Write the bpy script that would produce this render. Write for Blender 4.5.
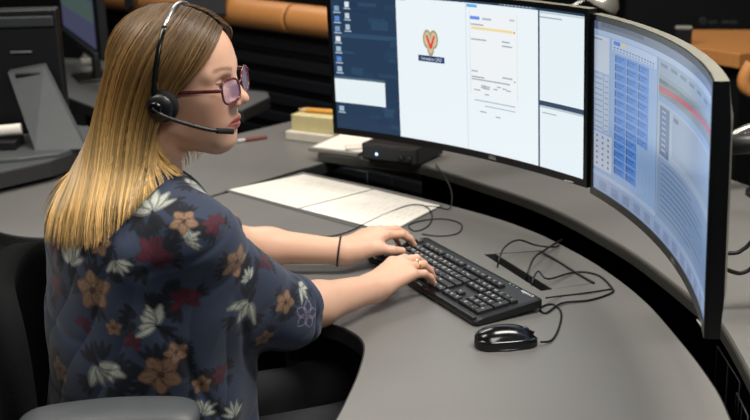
import bpy, bmesh, math, random
import numpy as np
from mathutils import Vector, Matrix, bvhtree, geometry

for o in list(bpy.data.objects):
    bpy.data.objects.remove(o, do_unlink=True)
SC = bpy.context.scene
COL = SC.collection
random.seed(7)
RNG = np.random.default_rng(11)

# ------------------------------------------------------------------ camera
F_PX, PITCH, ROLL, CAMZ = 1175.0, 0.295, -0.027, 1.593
_c, _s = math.cos(PITCH), math.sin(PITCH)
FW = np.array([0, _c, -_s]); _up = np.array([0, _s, _c]); _rt = np.array([1.0, 0, 0])
_cr, _sr = math.cos(ROLL), math.sin(ROLL)
RT = _cr * _rt + _sr * _up
UP = _cr * _up - _sr * _rt
CAM = np.array([0, 0, CAMZ])
cd = bpy.data.cameras.new('camera'); cam = bpy.data.objects.new('camera', cd); COL.objects.link(cam)
m = Matrix.Identity(4)
for i in range(3):
    m[i][0], m[i][1], m[i][2], m[i][3] = RT[i], UP[i], -FW[i], CAM[i]
cam.matrix_world = m
cd.sensor_fit = 'HORIZONTAL'; cd.sensor_width = 36; cd.lens = F_PX / 750 * 36
cd.clip_start = 0.05; cd.clip_end = 60
cd.dof.use_dof = True; cd.dof.focus_distance = 2.08; cd.dof.aperture_fstop = 5.0
SC.camera = cam

# ------------------------------------------------------------------ world, ceiling lights, exposure
w = bpy.data.worlds.new('world'); SC.world = w; w.use_nodes = True
w.node_tree.nodes['Background'].inputs[0].default_value = (0.75, 0.85, 1.0, 1)
w.node_tree.nodes['Background'].inputs[1].default_value = 0.10
def area(name, loc, sx, sy, power, color=(1, .95, .87), rot=(0, 0, 0)):
    l = bpy.data.lights.new(name, 'AREA'); l.shape = 'RECTANGLE'; l.size = sx; l.size_y = sy
    l.energy = power; l.color = color
    o = bpy.data.objects.new(name, l); COL.objects.link(o); o.location = loc; o.rotation_euler = rot
    return o
area('ceiling_panel_light', (0.9, 1.7, 2.74), 1.2, 0.6, 70)
area('ceiling_panel_light', (-1.3, 1.6, 2.74), 1.2, 0.6, 36)
area('ceiling_panel_light', (0.4, -0.6, 2.74), 1.2, 0.6, 34)
area('ceiling_panel_light', (-0.6, 3.6, 2.74), 1.2, 0.6, 30)
area('ceiling_panel_light', (1.4, 4.6, 2.74), 1.2, 0.6, 12)
area('ceiling_panel_light', (-1.2, 5.8, 2.74), 1.2, 0.6, 16)
VS = SC.view_settings
VS.view_transform = 'Standard'; VS.look = 'None'; VS.exposure = -0.05; VS.gamma = 1.0
VS.use_curve_mapping = False

# ------------------------------------------------------------------ helpers
def ray(x, y): return FW + RT * (x - 375) / F_PX - UP * (y - 210) / F_PX
def atz(x, y, z):
    d = ray(x, y); return CAM + d * (z - CAMZ) / d[2]
def aty(x, y, Y):
    d = ray(x, y); return CAM + d * Y / d[1]
def lin(c):
    return tuple(((v / 12.92) if v <= .04045 else ((v + .055) / 1.055) ** 2.4) for v in c)
def hexc(h):
    h = h.lstrip('#'); return lin([int(h[i:i + 2], 16) / 255 for i in (0, 2, 4)])

MATS = {}
def mat(name, col, rough=.5, metal=0., var=.06, scale=30., bump=0., bscale=200., spec=.5, emit=0., coat=0., trans=0., alpha=1.):
    if name in MATS: return MATS[name]
    mt = bpy.data.materials.new(name); mt.use_nodes = True
    nt = mt.node_tree; b = nt.nodes['Principled BSDF']
    col = hexc(col) if isinstance(col, str) else col
    tc = nt.nodes.new('ShaderNodeTexCoord')
    nz = nt.nodes.new('ShaderNodeTexNoise'); nz.inputs['Scale'].default_value = scale; nz.inputs['Detail'].default_value = 4
    nt.links.new(tc.outputs['Object'], nz.inputs['Vector'])
    rp = nt.nodes.new('ShaderNodeValToRGB')
    rp.color_ramp.elements[0].position = .3; rp.color_ramp.elements[1].position = .7
    rp.color_ramp.elements[0].color = (*[v * (1 - var) for v in col], 1)
    rp.color_ramp.elements[1].color = (*[min(1, v * (1 + var)) for v in col], 1)
    nt.links.new(nz.outputs['Fac'], rp.inputs['Fac']); nt.links.new(rp.outputs['Color'], b.inputs['Base Color'])
    b.inputs['Roughness'].default_value = rough; b.inputs['Metallic'].default_value = metal
    b.inputs['Specular IOR Level'].default_value = spec
    b.inputs['Coat Weight'].default_value = coat
    b.inputs['Transmission Weight'].default_value = trans
    b.inputs['Alpha'].default_value = alpha
    if emit:
        b.inputs['Emission Color'].default_value = (*col, 1); b.inputs['Emission Strength'].default_value = emit
    if bump:
        n2 = nt.nodes.new('ShaderNodeTexNoise'); n2.inputs['Scale'].default_value = bscale; n2.inputs['Detail'].default_value = 3
        nt.links.new(tc.outputs['Object'], n2.inputs['Vector'])
        bp = nt.nodes.new('ShaderNodeBump'); bp.inputs['Strength'].default_value = bump; bp.inputs['Distance'].default_value = .002
        nt.links.new(n2.outputs['Fac'], bp.inputs['Height']); nt.links.new(bp.outputs['Normal'], b.inputs['Normal'])
    MATS[name] = mt
    return mt

def attr_mat(name, rough=.5, sss=0., spec=.5, emission=None, sheen=0., bump=0., bscale=300., aniso=0.):
    mt = bpy.data.materials.new(name); mt.use_nodes = True
    nt = mt.node_tree; b = nt.nodes['Principled BSDF']
    a = nt.nodes.new('ShaderNodeAttribute'); a.attribute_name = 'Col'
    b.inputs['Roughness'].default_value = rough; b.inputs['Specular IOR Level'].default_value = spec
    if emission:
        b.inputs['Base Color'].default_value = (.01, .01, .012, 1)
        nt.links.new(a.outputs['Color'], b.inputs['Emission Color']); b.inputs['Emission Strength'].default_value = emission
    else:
        nt.links.new(a.outputs['Color'], b.inputs['Base Color'])
    if sss:
        b.inputs['Subsurface Weight'].default_value = sss; b.inputs['Subsurface Radius'].default_value = (.012, .005, .003)
        b.inputs['Subsurface Scale'].default_value = 1.0
    if sheen: b.inputs['Sheen Weight'].default_value = sheen
    if bump:
        tc = nt.nodes.new('ShaderNodeTexCoord')
        n2 = nt.nodes.new('ShaderNodeTexNoise'); n2.inputs['Scale'].default_value = bscale; n2.inputs['Detail'].default_value = 4
        nt.links.new(tc.outputs['Object'], n2.inputs['Vector'])
        bp = nt.nodes.new('ShaderNodeBump'); bp.inputs['Strength'].default_value = bump; bp.inputs['Distance'].default_value = .001
        nt.links.new(n2.outputs['Fac'], bp.inputs['Height']); nt.links.new(bp.outputs['Normal'], b.inputs['Normal'])
    return mt

def link(name, me, parent=None, m=None, smooth=False):
    o = bpy.data.objects.new(name, me); COL.objects.link(o)
    if m is not None and len(me.materials) == 0:
        for q in (m if isinstance(m, (list, tuple)) else [m]): me.materials.append(q)
    if parent is not None: o.parent = parent
    if smooth and len(me.polygons): me.polygons.foreach_set('use_smooth', np.array([len(q.vertices) <= 4 for q in me.polygons]))
    return o
def tag(o, label, cat, group=None):
    o['label'] = label; o['category'] = cat
    if group: o['group'] = group
    return o
def thing(name, label, cat, loc=(0, 0, 0), rotz=0., group=None):
    o = bpy.data.objects.new(name, None); COL.objects.link(o)
    o.location = loc; o.rotation_euler = (0, 0, rotz); o.empty_display_size = .05
    return tag(o, label, cat, group)
def struct(o):
    o['kind'] = 'structure'; return o
def from_bm(name, bm, parent=None, m=None, smooth=False):
    me = bpy.data.meshes.new(name); bm.normal_update(); bm.to_mesh(me); bm.free()
    return link(name, me, parent, m, smooth)
def pydata(name, v, f, parent=None, m=None, smooth=False):
    me = bpy.data.meshes.new(name); me.from_pydata([tuple(map(float, q)) for q in v], [], f); me.update()
    return link(name, me, parent, m, smooth)
def bm_box(bm, c, s, rot=None, bevel=0., seg=2):
    r = bmesh.ops.create_cube(bm, size=1)
    vs = r['verts']
    mt = Matrix.Translation(Vector(c)) @ (rot.to_4x4() if rot is not None else Matrix.Identity(4)) @ Matrix.Diagonal((*s, 1))
    bmesh.ops.transform(bm, matrix=mt, verts=vs)
    if bevel:
        es = list({e for v in vs for e in v.link_edges})
        bmesh.ops.bevel(bm, geom=es, offset=bevel, segments=seg, profile=.5, affect='EDGES')
def box(name, c, s, m, parent=None, rotz=0., bevel=.003, rot=None, smooth=False):
    bm = bmesh.new(); bm_box(bm, c, s, rot if rot is not None else (Matrix.Rotation(rotz, 3, 'Z') if rotz else None), bevel)
    return from_bm(name, bm, parent, m, smooth)
def catmull(P, n):
    P = np.asarray(P, float); k = len(P)
    t = np.linspace(0, k - 1, n); i = np.clip(t.astype(int), 0, k - 2); u = (t - i)[:, None]
    p0 = P[np.clip(i - 1, 0, k - 1)]; p1 = P[i]; p2 = P[i + 1]; p3 = P[np.clip(i + 2, 0, k - 1)]
    return .5 * ((2 * p1) + (-p0 + p2) * u + (2 * p0 - 5 * p1 + 4 * p2 - p3) * u * u + (-p0 + 3 * p1 - 3 * p2 + p3) * u ** 3)
def tube_data(P, rad, sides=8, closed=False, flat=1., cap=True, upv=(0, 0, 1)):
    P = np.asarray(P, float); n = len(P); rad = np.broadcast_to(np.asarray(rad, float), (n,))
    T = np.gradient(P, axis=0) if not closed else np.roll(P, -1, 0) - np.roll(P, 1, 0)
    T /= np.linalg.norm(T, axis=1)[:, None] + 1e-12
    U = np.zeros_like(P); ref = np.array(upv, float)
    if abs(T[0] @ ref) > .95: ref = np.array([1., 0, 0])
    u = ref - T[0] * (ref @ T[0])
    for i in range(n):
        u = u - T[i] * (u @ T[i]); u /= np.linalg.norm(u) + 1e-12; U[i] = u
    V = np.cross(T, U)
    a = np.linspace(0, 2 * math.pi, sides, endpoint=False)
    R = P[:, None] + rad[:, None, None] * (np.cos(a)[None, :, None] * U[:, None] * flat + np.sin(a)[None, :, None] * V[:, None])
    v = R.reshape(-1, 3); f = []
    for i in range(n if closed else n - 1):
        j = (i + 1) % n
        for k in range(sides):
            l = (k + 1) % sides
            f.append((i * sides + k, i * sides + l, j * sides + l, j * sides + k))
    if cap and not closed:
        f.append(tuple(range(sides))[::-1]); f.append(tuple((n - 1) * sides + k for k in range(sides)))
    return v, f
def tube(name, P, rad, m, parent=None, sides=8, n=None, closed=False, flat=1., upv=(0, 0, 1)):
    if n: P = catmull(P, n)
    if len(P) == 2 and np.isscalar(rad):
        P = np.array([np.asarray(P[0], float) + (np.asarray(P[1], float) - np.asarray(P[0], float)) * t for t in (0, .01, .5, .99, 1)])
    v, f = tube_data(P, rad, sides, closed, flat, upv=upv)
    return pydata(name, v, f, parent, m, True)
def lathe(name, prof, m, parent=None, seg=24, mtx=None):
    v = []; f = []
    for r, z in prof:
        for k in range(seg):
            a = 2 * math.pi * k / seg; v.append((r * math.cos(a), r * math.sin(a), z))
    for i in range(len(prof) - 1):
        for k in range(seg):
            l = (k + 1) % seg; f.append((i * seg + k, i * seg + l, (i + 1) * seg + l, (i + 1) * seg + k))
    f.append(tuple(range(seg))[::-1]); f.append(tuple((len(prof) - 1) * seg + k for k in range(seg)))
    if mtx is not None: v = [tuple(mtx @ Vector(q)) for q in v]
    return pydata(name, v, f, parent, m, True)
def slab(name, outline, z0, z1, m, parent=None, hole=None, edge_m=None, round_=.004):
    # horizontal board with a softened top edge, optional hole
    loops = [list(outline)] + ([list(hole)] if hole else [])
    def inset(L, d):
        L = np.asarray(L, float); a = np.roll(L, 1, 0); b = np.roll(L, -1, 0)
        t1 = L - a; t1 /= np.linalg.norm(t1, axis=1)[:, None]; t2 = b - L; t2 /= np.linalg.norm(t2, axis=1)[:, None]
        n = np.stack([-(t1 + t2)[:, 1], (t1 + t2)[:, 0]], 1); n /= np.linalg.norm(n, axis=1)[:, None] + 1e-9
        return L + n * d
    def area2(L):
        L = np.asarray(L); return np.sum(L[:, 0] * np.roll(L[:, 1], -1) - np.roll(L[:, 0], -1) * L[:, 1])
    if area2(loops[0]) < 0: loops[0] = loops[0][::-1]
    v = []; f = []; mi = []
    tops = []
    for li, L in enumerate(loops):
        if li and area2(L) > 0: L = L[::-1]; loops[li] = L
        Li = inset(L, round_) if li == 0 else np.asarray(L, float)
        n = len(L); b = len(v)
        v += [(x, y, z0) for x, y in L]; v += [(x, y, z1 - round_) for x, y in L]
        Lm = inset(L, round_ * .3) if li == 0 else np.asarray(L, float)
        v += [(x, y, z1 - round_ * .3) for x, y in Lm]; v += [(x, y, z1) for x, y in Li]
        for lv in range(3):
            for k in range(n):
                l = (k + 1) % n
                f.append((b + lv * n + k, b + lv * n + l, b + (lv + 1) * n + l, b + (lv + 1) * n + k)); mi.append(1)
        tops.append((b, n))
    poly = [[Vector((v[b + 3 * n + k][0], v[b + 3 * n + k][1], 0)) for k in range(n)] for b, n in tops]
    idx = [b + 3 * n + k for b, n in tops for k in range(n)]
    idb = [b + k for b, n in tops for k in range(n)]
    for t in geometry.tessellate_polygon(poly):
        a = [idx[q] for q in t]; p = [v[q] for q in a]
        cr = (p[1][0] - p[0][0]) * (p[2][1] - p[0][1]) - (p[1][1] - p[0][1]) * (p[2][0] - p[0][0])
        if cr < 0: a = a[::-1]; t = t[::-1]
        f.append(tuple(a)); mi.append(0); f.append(tuple(idb[q] for q in t)[::-1]); mi.append(1)
    o = pydata(name, v, f, parent, [m, edge_m or m])
    o.data.polygons.foreach_set('material_index', np.array(mi, np.int32))
    return o
def text_mesh(s, size, font_bold=False):
    c = bpy.data.curves.new('lettering', 'FONT'); c.body = s; c.size = size; c.align_x = 'CENTER'; c.align_y = 'CENTER'
    c.resolution_u = 2
    o = bpy.data.objects.new('lettering', c); COL.objects.link(o)
    dg = bpy.context.evaluated_depsgraph_get()
    me = bpy.data.meshes.new_from_object(o.evaluated_get(dg))
    v = np.array([q.co[:] for q in me.vertices]); f = [tuple(p.vertices) for p in me.polygons]
    bpy.data.objects.remove(o, do_unlink=True); bpy.data.meshes.remove(me); bpy.data.curves.remove(c)
    return v, f
def set_col(me, C, domain='POINT'):
    a = me.color_attributes.new('Col', 'FLOAT_COLOR', domain)
    C = np.asarray(C, np.float32)
    if C.shape[1] == 3: C = np.concatenate([C, np.ones((len(C), 1), np.float32)], 1)
    a.data.foreach_set('color', C.ravel())

DESK = .74
M_DESK = mat('grey_laminate', '#6d6c6a', .42, var=.03, scale=6, bump=.05, bscale=600)
M_EDGE = mat('dark_edge_band', '#2c2d2e', .5, var=.05)
M_BLK = mat('black_plastic', '#121316', .42, var=.1, scale=60)
M_BLKG = mat('gloss_black_plastic', '#0c0d0f', .18, var=.05)
M_DKG = mat('dark_grey_plastic', '#2f3236', .5, var=.06)
M_MET = mat('brushed_metal', '#b9b8b2', .3, metal=1., var=.06)
M_CARP = mat('charcoal_carpet', '#15161a', .95, var=.3, scale=90, bump=.4)
M_WALL = mat('dark_painted_wall', '#17181b', .85, var=.06, scale=4)
M_CABLE = mat('black_cable_rubber', '#101012', .45, var=.05)
M_PAPER = mat('white_paper', '#e9e4da', .8, var=.02, scale=12)
M_WOOD = None
def wood():
    mt = bpy.data.materials.new('honey_wood_veneer'); mt.use_nodes = True
    nt = mt.node_tree; b = nt.nodes['Principled BSDF']
    tc = nt.nodes.new('ShaderNodeTexCoord'); mp = nt.nodes.new('ShaderNodeMapping'); mp.inputs['Scale'].default_value = (3, 60, 60)
    nt.links.new(tc.outputs['Object'], mp.inputs['Vector'])
    nz = nt.nodes.new('ShaderNodeTexNoise'); nz.inputs['Scale'].default_value = 1.; nz.inputs['Detail'].default_value = 6
    nt.links.new(mp.outputs['Vector'], nz.inputs['Vector'])
    rp = nt.nodes.new('ShaderNodeValToRGB'); rp.color_ramp.elements[0].position = .25; rp.color_ramp.elements[1].position = .75
    rp.color_ramp.elements[0].color = (*hexc('#cc8a4e'), 1); rp.color_ramp.elements[1].color = (*hexc('#d69458'), 1)
    nt.links.new(nz.outputs['Fac'], rp.inputs['Fac']); nt.links.new(rp.outputs['Color'], b.inputs['Base Color'])
    b.inputs['Roughness'].default_value = .4
    return mt
M_WOOD = wood()

# ------------------------------------------------------------------ the room
struct(box('floor', (0, 3, -.05), (9, 13, .1), M_CARP, bevel=0))
struct(box('wall_back', (0, 9.3, 1.4), (9, .2, 2.8), M_WALL, bevel=0))
struct(box('wall_left', (-4.4, 3, 1.4), (.2, 12.8, 2.8), M_WALL, bevel=0))
struct(box('wall_right', (4.4, 3, 1.4), (.2, 12.8, 2.8), M_WALL, bevel=0))
struct(box('ceiling', (0, 3, 2.85), (9, 13, .1), mat('ceiling_tile', '#8f8d88', .9, var=.03), bevel=0))

# ------------------------------------------------------------------ main curved desk
AC = np.array([-1.58, 1.78])
def arc(R, a0, a1, n, c=AC):
    return [(c[0] + R * math.cos(a), c[1] + R * math.sin(a)) for a in np.linspace(a0, a1, n)]
D2R = math.pi / 180
seam_far = tuple(atz(303, 171.5, DESK)[:2])
inner = catmull([(-.62, 2.76), (-.52, 2.60), (-.40, 2.455), (-.29, 2.32), (-.19, 2.19), (-.115, 2.10), (-.062, 2.045), (-.030, 1.975),
                 (-.036, 1.87), (-.055, 1.76), (-.080, 1.65), (-.13, 1.48), (-.20, 1.30), (-.26, 1.1)], 70)
edge_px = [(730, 414.5), (705, 370.7), (670, 327), (648, 303), (623, 282), (593, 261.5), (562, 244.5), (535.7, 232), (497, 218), (444, 203.3), (405, 193.5), (366.7, 184.7), (325, 176)]
edge_pts = [(.40, 1.05), (.50, 1.35)] + [tuple(atz(x, y, DESK)[:2]) for x, y in edge_px]
desk_outline = [tuple(q) for q in catmull(edge_pts, 80)] + [seam_far] + [(-.40, 2.995)] + [tuple(q) for q in inner]
hatch = [tuple(atz(x, y, DESK)[:2]) for x, y in ((484, 254.5), (539.5, 250.5), (595, 283), (541, 291))]
desk = thing('curved_desk', 'curved grey laminate workstation desk under the keyboard and mouse', 'desk', (0, 0, 0))
slab('desk_top', desk_outline, DESK - .032, DESK, M_DESK, desk, hole=hatch, edge_m=M_EDGE)
# lid of the cable hatch: thin seams on three sides, open slot on the side next to the keyboard
h0, h1, h2, h3 = [np.array(q) for q in hatch]
def lerp(a, b, t): return a + (b - a) * t
def toward(a, b, d): return a + (b - a) / np.linalg.norm(b - a) * d
lid = [toward(h0, h1, .026), toward(h1, h0, .003), toward(h2, h3, .003), toward(h3, h2, .026)]
lid = [lid[0] + (lid[3] - lid[0]) * .004, lid[1] + (lid[2] - lid[1]) * .012, lid[2] + (lid[1] - lid[2]) * .012, lid[3] + (lid[0] - lid[3]) * .004]
slab('cable_hatch_lid', [tuple(q) for q in lid], DESK - .030, DESK - .0005, M_DESK, desk, edge_m=M_EDGE, round_=.0015)
hc = sum((h0, h1, h2, h3)) / 4
box('cable_tray', (hc[0], hc[1], DESK - .11), (.16, .3, .1), M_BLK, desk, rotz=math.atan2(h3[1] - h0[1], h3[0] - h0[0]) + math.pi / 2)
# pedestal below with vent slots, and column legs
ped = box('pedestal', (.27, 2.02, .345), (.34, .5, .69), M_BLK, desk, rotz=-.1, bevel=.006)
for k in range(9):
    box('vent_slot', (.096, 2.05, .60 - k * .018), (.004, .16, .006), M_DKG, desk, rotz=-.1, bevel=0)
for x, y in ((.36, 1.3), (.20, 2.60), (-.30, 2.95)):
    box('leg_column', (x, y, .354), (.09, .07, .708), M_BLK, desk, bevel=.006)
box('modesty_panel', (.04, 2.80, .42), (.7, .02, .5), M_BLK, desk, rotz=-.75)

# fixed side surface to the left, behind her
side = thing('side_desk', 'straight grey side surface behind the woman left of the seam', 'desk')
sfx = seam_far[0] - .008; sfy = seam_far[1] + .010
so = [(sfx, sfy), (-.406, 3.003), (-.628, 2.768), (-.69, 2.70), (-.75, 2.662), (-.82, 2.66), (-.90, 2.70), (-.98, 2.78), (-1.25, 3.02), (-1.6, 3.30),
      (-1.35, 3.55), (-1.06, 3.30), (-.86, 3.23), (-.66, 3.44), (-.47, 3.66), (-.258, 3.88), (-.16, 3.93), (-.02, 3.80), tuple(atz(338, 158, DESK)[:2])]
so = [tuple(q) for q in catmull([so[-1]] + so[1:15] , 60)][1:] + so[15:]
so = [(sfx, sfy)] + so
slab('desk_top', so, DESK - .032, DESK - .0008, M_DESK, side, edge_m=M_EDGE)
for x, y in ((-.75, 2.9), (-.25, 3.6)):
    box('leg_column', (x, y, .353), (.09, .07, .706), M_BLK, side, bevel=.006)

# rear monitor platform, concentric with the desk
tier = thing('monitor_platform', 'curved grey rear platform behind the desk under both screens', 'platform')
TZ = .768
tpx = [(318, 161), (332, 163), (345, 164.5), (365, 167), (390, 170), (417, 173.5), (450, 182), (480, 192), (510, 202), (540, 213.5), (570, 228), (600, 245), (625, 260), (650, 278), (690, 311), (724, 345)]
tin = [(.44, 1.05), (.56, 1.45)] + [tuple(atz(x, y, TZ - .026)[:2]) for x, y in tpx[::-1]]
tin = [tuple(q) for q in catmull(tin, 90)]
tl_ = atz(318, 161, TZ - .026)
tout = [(tl_[0] + .02, tl_[1] + .10), (tl_[0] + .10, tl_[1] + .22), (tl_[0] + .30, tl_[1] + .34)] + arc(2.74, 41.3 * D2R, -18 * D2R, 50)
slab('platform_top', tin + tout, TZ - .026, TZ, M_DESK, tier, edge_m=mat('grey_edge_band', '#4c4b47', .45), round_=.006)
for a in (-12, 10, 33):
    x, y = arc(2.48, a * D2R, a * D2R, 1)[0]
    box('leg_column', (x, y, .36), (.09, .09, .72), M_BLK, tier, rotz=a * D2R, bevel=.006)
def wire(pts, z): tube('wire_bracket', [tuple(q) for q in pts], .0017, M_DKG, tier, sides=5)
for xa, ya, xb, yb in ((343, 168, 367, 172), (368, 172, 392, 177)):     # wire brackets hanging in the gap
    a_ = aty(xa, ya, 3.22); b_ = aty(xb, yb, 3.18); wire([a_ - [0, 0, .05], a_, b_, b_ - [0, 0, .05]], 0)
for xa, ya, xb, yb in ((717.5, 346, 740, 382), (737, 393, 748, 416)):
    a_ = atz(xa, ya, .71); b_ = atz(xb, yb, .71); c_ = (a_ + b_) / 2
    wire([a_ - [0, 0, .10], a_, b_, b_ - [0, 0, .10]], 0); wire([c_ - [0, 0, .10], c_], 0)
bk = arc(2.315, -18 * D2R, 42 * D2R, 40); bk2 = arc(2.335, 42 * D2R, -18 * D2R, 40)
tr_in = arc(2.02, -18 * D2R, 42 * D2R, 40); tr_out = arc(2.31, 42 * D2R, -18 * D2R, 40)
slab('gap_shade_sheet', tr_in + tr_out, .58, .592, mat('black_gap_shade', '#050506', .9, var=.1, spec=0.), tier)  # added black sheet, keeps the gap below the platform in deep shade
slab('gap_shade_panel', bk + bk2, .0, TZ - .026, mat('black_gap_shade', '#050506'), tier)  # added black panel, hides the lit floor beyond the gap
pa = atz(327, 157.5, TZ - .013); pb_ = np.array(tin[-1]) - np.array(tin[-4])
box('name_plate', (pa[0], pa[1], TZ - .014), (.024, .006, .016), M_PAPER, tier, rotz=math.atan2(pb_[1], pb_[0]), bevel=0)

# ------------------------------------------------------------------ curved monitors
MR, MCH, MH, MTILT, MZB = 1.8, .80, .37, .035, .912
MPHI = math.asin(MCH / 2 / MR)
def mon_frame(a, b):
    a = np.array(a); b = np.array(b); t = (b - a) / np.linalg.norm(b - a); n = np.array([t[1], -t[0]])
    mid = (a + b) / 2
    M = Matrix.Identity(4)
    X = Vector((t[0], t[1], 0)); Yv = Vector((-n[0], -n[1], 0)); Z = Vector((n[0] * MTILT, n[1] * MTILT, 1))
    for i in range(3):
        M[i][0], M[i][1], M[i][2] = X[i], Yv[i], Z[i]
    M[0][3], M[1][3], M[2][3] = mid[0], mid[1], MZB
    return M
def msurf(s, z, d):          # chord coordinate, height, depth behind the glass
    th = math.asin(max(-.99, min(.99, s / MR)))
    return (s + math.sin(th) * d, MR * math.cos(th) - MR * math.cos(MPHI) + math.cos(th) * d, z)
M_BEZ = mat('black_bezel', '#0b0c0e', .3, var=.05)
M_SHELL = mat('satin_silver_shell', '#8d8b80', .34, metal=.3, var=.04, scale=20)
M_DISP = attr_mat('lit_display', .16, emission=1.0, spec=.5)
def sweep_x(name, prof, m, parent, s0, s1, n=36, mi=None, caps=True):
    # closed profile (z, d) swept along the monitor's curve
    v = []; f = []; k = len(prof)
    for s in np.linspace(s0, s1, n):
        for p in prof:
            z, d = p(s) if callable(p) else p
            v.append(msurf(s, z, d))
    mis = []
    for i in range(n - 1):
        for j in range(k):
            l = (j + 1) % k
            f.append((i * k + j, (i + 1) * k + j, (i + 1) * k + l, i * k + l)); mis.append(mi[j] if mi else 0)
    if caps:
        f.append(tuple(range(k))); mis.append(mi[-1] if mi else 0)
        f.append(tuple((n - 1) * k + j for j in range(k))[::-1]); mis.append(mi[-1] if mi else 0)
    o = pydata(name, v, f, parent, m)
    o.data.polygons.foreach_set('material_index', np.array(mis, np.int32))
    return o
def monitor(name, label, a, b, rects, extras, logo_white, gain=1.):
    root = thing(name, label, 'monitor'); root.matrix_world = mon_frame(a, b)
    H2 = MCH / 2
    P = [(0., .003), (0., .022), lambda s: (.06, .026 + .02 * (1 - (s / H2) ** 4)), lambda s: (MH - .06, .026 + .02 * (1 - (s / H2) ** 4)), (MH, .022), (MH, .003)]
    sweep_x('shell', P, [M_SHELL, M_BEZ], root, -H2, H2, mi=[1, 0, 0, 0, 0, 1, 1])
    # bezel ring
    bw = .011; bb = .016
    for nm, z0, z1, s0, s1 in (('bezel_bottom', 0, bb, -H2, H2), ('bezel_top', MH - bw, MH, -H2, H2), ('bezel_side', bb, MH - bw, -H2, -H2 + bw), ('bezel_side', bb, MH - bw, H2 - bw, H2)):
        sweep_x(nm, [(z0, 0.), (z0, .004), (z1, .004), (z1, 0.)], M_BEZ, root, s0, s1, n=36 if s1 - s0 > .1 else 3)
    # display: layered flat UI panes following the curve (u, v over the outer frame)
    v = []; f = []; C = []
    def pane(u0, v0, u1, v1, col, lay):
        n = max(2, int((u1 - u0) * 40) + 1); b0 = len(v)
        for q in np.linspace(u0, u1, n):
            for vv in (v0, v1): v.append(msurf((q - .5) * MCH, (1 - vv) * MH, .0025 - lay * .00022)); C.append(col)
        for i in range(n - 1): f.append((b0 + 2 * i + 1, b0 + 2 * i + 3, b0 + 2 * i + 2, b0 + 2 * i))
    for (u0, v0, u1, v1, c, lay) in rects:
        pane(u0, v0, u1, v1, hexc(c) if isinstance(c, str) else c, lay)
    for (kind, *args) in extras:
        if kind == 'text':
            s, u, vv, size, col, lay = args
            tv, tf = text_mesh(s, size); b0 = len(v)
            for q in tv: v.append(msurf((u - .5) * MCH + q[0], (1 - vv) * MH + q[1], .0025 - lay * .00022)); C.append(hexc(col))
            f += [tuple(b0 + i for i in t) for t in tf]
        elif kind == 'blob':
            u, vv, ru, rv, col, lay = args; b0 = len(v); n = 20
            for k in range(n):
                an = 2 * math.pi * k / n
                v.append(msurf((u - .5) * MCH + ru * math.cos(an), (1 - vv) * MH + rv * math.sin(an), .0025 - lay * .00022)); C.append(hexc(col))
            f.append(tuple(range(b0, b0 + n)))
        elif kind == 'poly':
            pts, col, lay = args; b0 = len(v)
            for (u, vv) in pts: v.append(msurf((u - .5) * MCH, (1 - vv) * MH, .0025 - lay * .00022)); C.append(hexc(col))
            f.append(tuple(range(b0, b0 + len(pts))))
    o = pydata('display', v, f, root, M_DISP); set_col(o.data, np.array(C) * gain)
    tv, tf = text_mesh('DELL', .011)
    lv = [msurf(q[0] + logo_white * MCH, bb / 2 + q[1], -.0004) for q in tv]
    pydata('logo', lv, tf, root, mat('logo_silver', '#c9ccd0', .3, var=.02))
    box('power_light', msurf(H2 - .05, .003, -.001), (.03, .002, .002), mat('pale_light_strip', '#dcdcd4', .4, var=.0), root, bevel=0)
    # mount
    c = msurf(0, MH / 2, .046)
    box('mount_plate', (0, c[1] + .01, MH / 2), (.12, .02, .12), M_BLK, root, bevel=.004)
    Mi = root.matrix_world.inverted()
    wp = root.matrix_world @ Vector((0, c[1] + .05, MH / 2))
    d = (root.matrix_world.to_3x3() @ Vector((0, 1, 0))).normalized()
    dd = np.array([wp.x, wp.y]) - AC; dd /= np.linalg.norm(dd); bp_ = AC + dd * 2.61
    base = Vector((bp_[0], bp_[1], TZ))
    tube('mount_arm', [Mi @ Vector(wp), Mi @ (Vector(wp) + d * .07), Mi @ Vector((base.x, base.y, wp.z - .012))], .018, M_BLK, root, sides=12)
    tube('mount_post', [Mi @ base, Mi @ Vector((base.x, base.y, wp.z))], .02, M_BLK, root, sides=16)
    bl = Mi @ base
    lathe('mount_base', [(.085, 0), (.085, .008), (.07, .014), (.02, .018)], M_BLK, root, mtx=Matrix.Translation(bl))
    return root

R_ = []
def rr(u0, v0, u1, v1, c, lay): R_.append((u0, v0, u1, v1, c, lay))
rr(.014, .030, .986, .957, '#223a55', 0)
rng = random.Random(3)
for k in range(26):           # soft dark shapes of the desktop picture
    u = rng.uniform(.03, .24); vv = rng.uniform(.08, .9)
    rr(u, vv, min(.262, u + rng.uniform(.02, .09)), min(.95, vv + rng.uniform(.015, .07)), rng.choice(['#263f5b', '#1f3653', '#29445f', '#213a54', '#2c4863']), 1)
rr(.03, .30, .26, .33, '#2f4d69', 1)
rr(.014, .61, .208, .775, '#e9f4f8', 3); rr(.014, .595, .208, .612, '#4d6377', 3)
rr(.262, .036, .809, .957, '#eef7fb', 2); rr(.262, .030, .986, .044, '#2a4158', 3); rr(.66, .031, .80, .040, '#5d748a', 4)
for k in range(8): rr(.68 + k * .014, .032, .686 + k * .014, .039, '#a9b9c7', 5)
rr(.530, .05, .533, .955, '#d3e2ea', 3)
rr(.815, .045, .984, .560, '#e9f4fa', 2); rr(.815, .588, .984, .957, '#e9f4fa', 2)
rr(.809, .045, .815, .957, '#2c4257', 3); rr(.809, .560, .986, .588, '#33485e', 3)
rr(.815, .588, .984, .60, '#b9c9d4', 4); rr(.815, .047, .984, .058, '#c3d1da', 4)
rr(.815, .075, .90, .083, '#a8b5be', 4); rr(.825, .625, .88, .632, '#a8b5be', 4)
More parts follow.
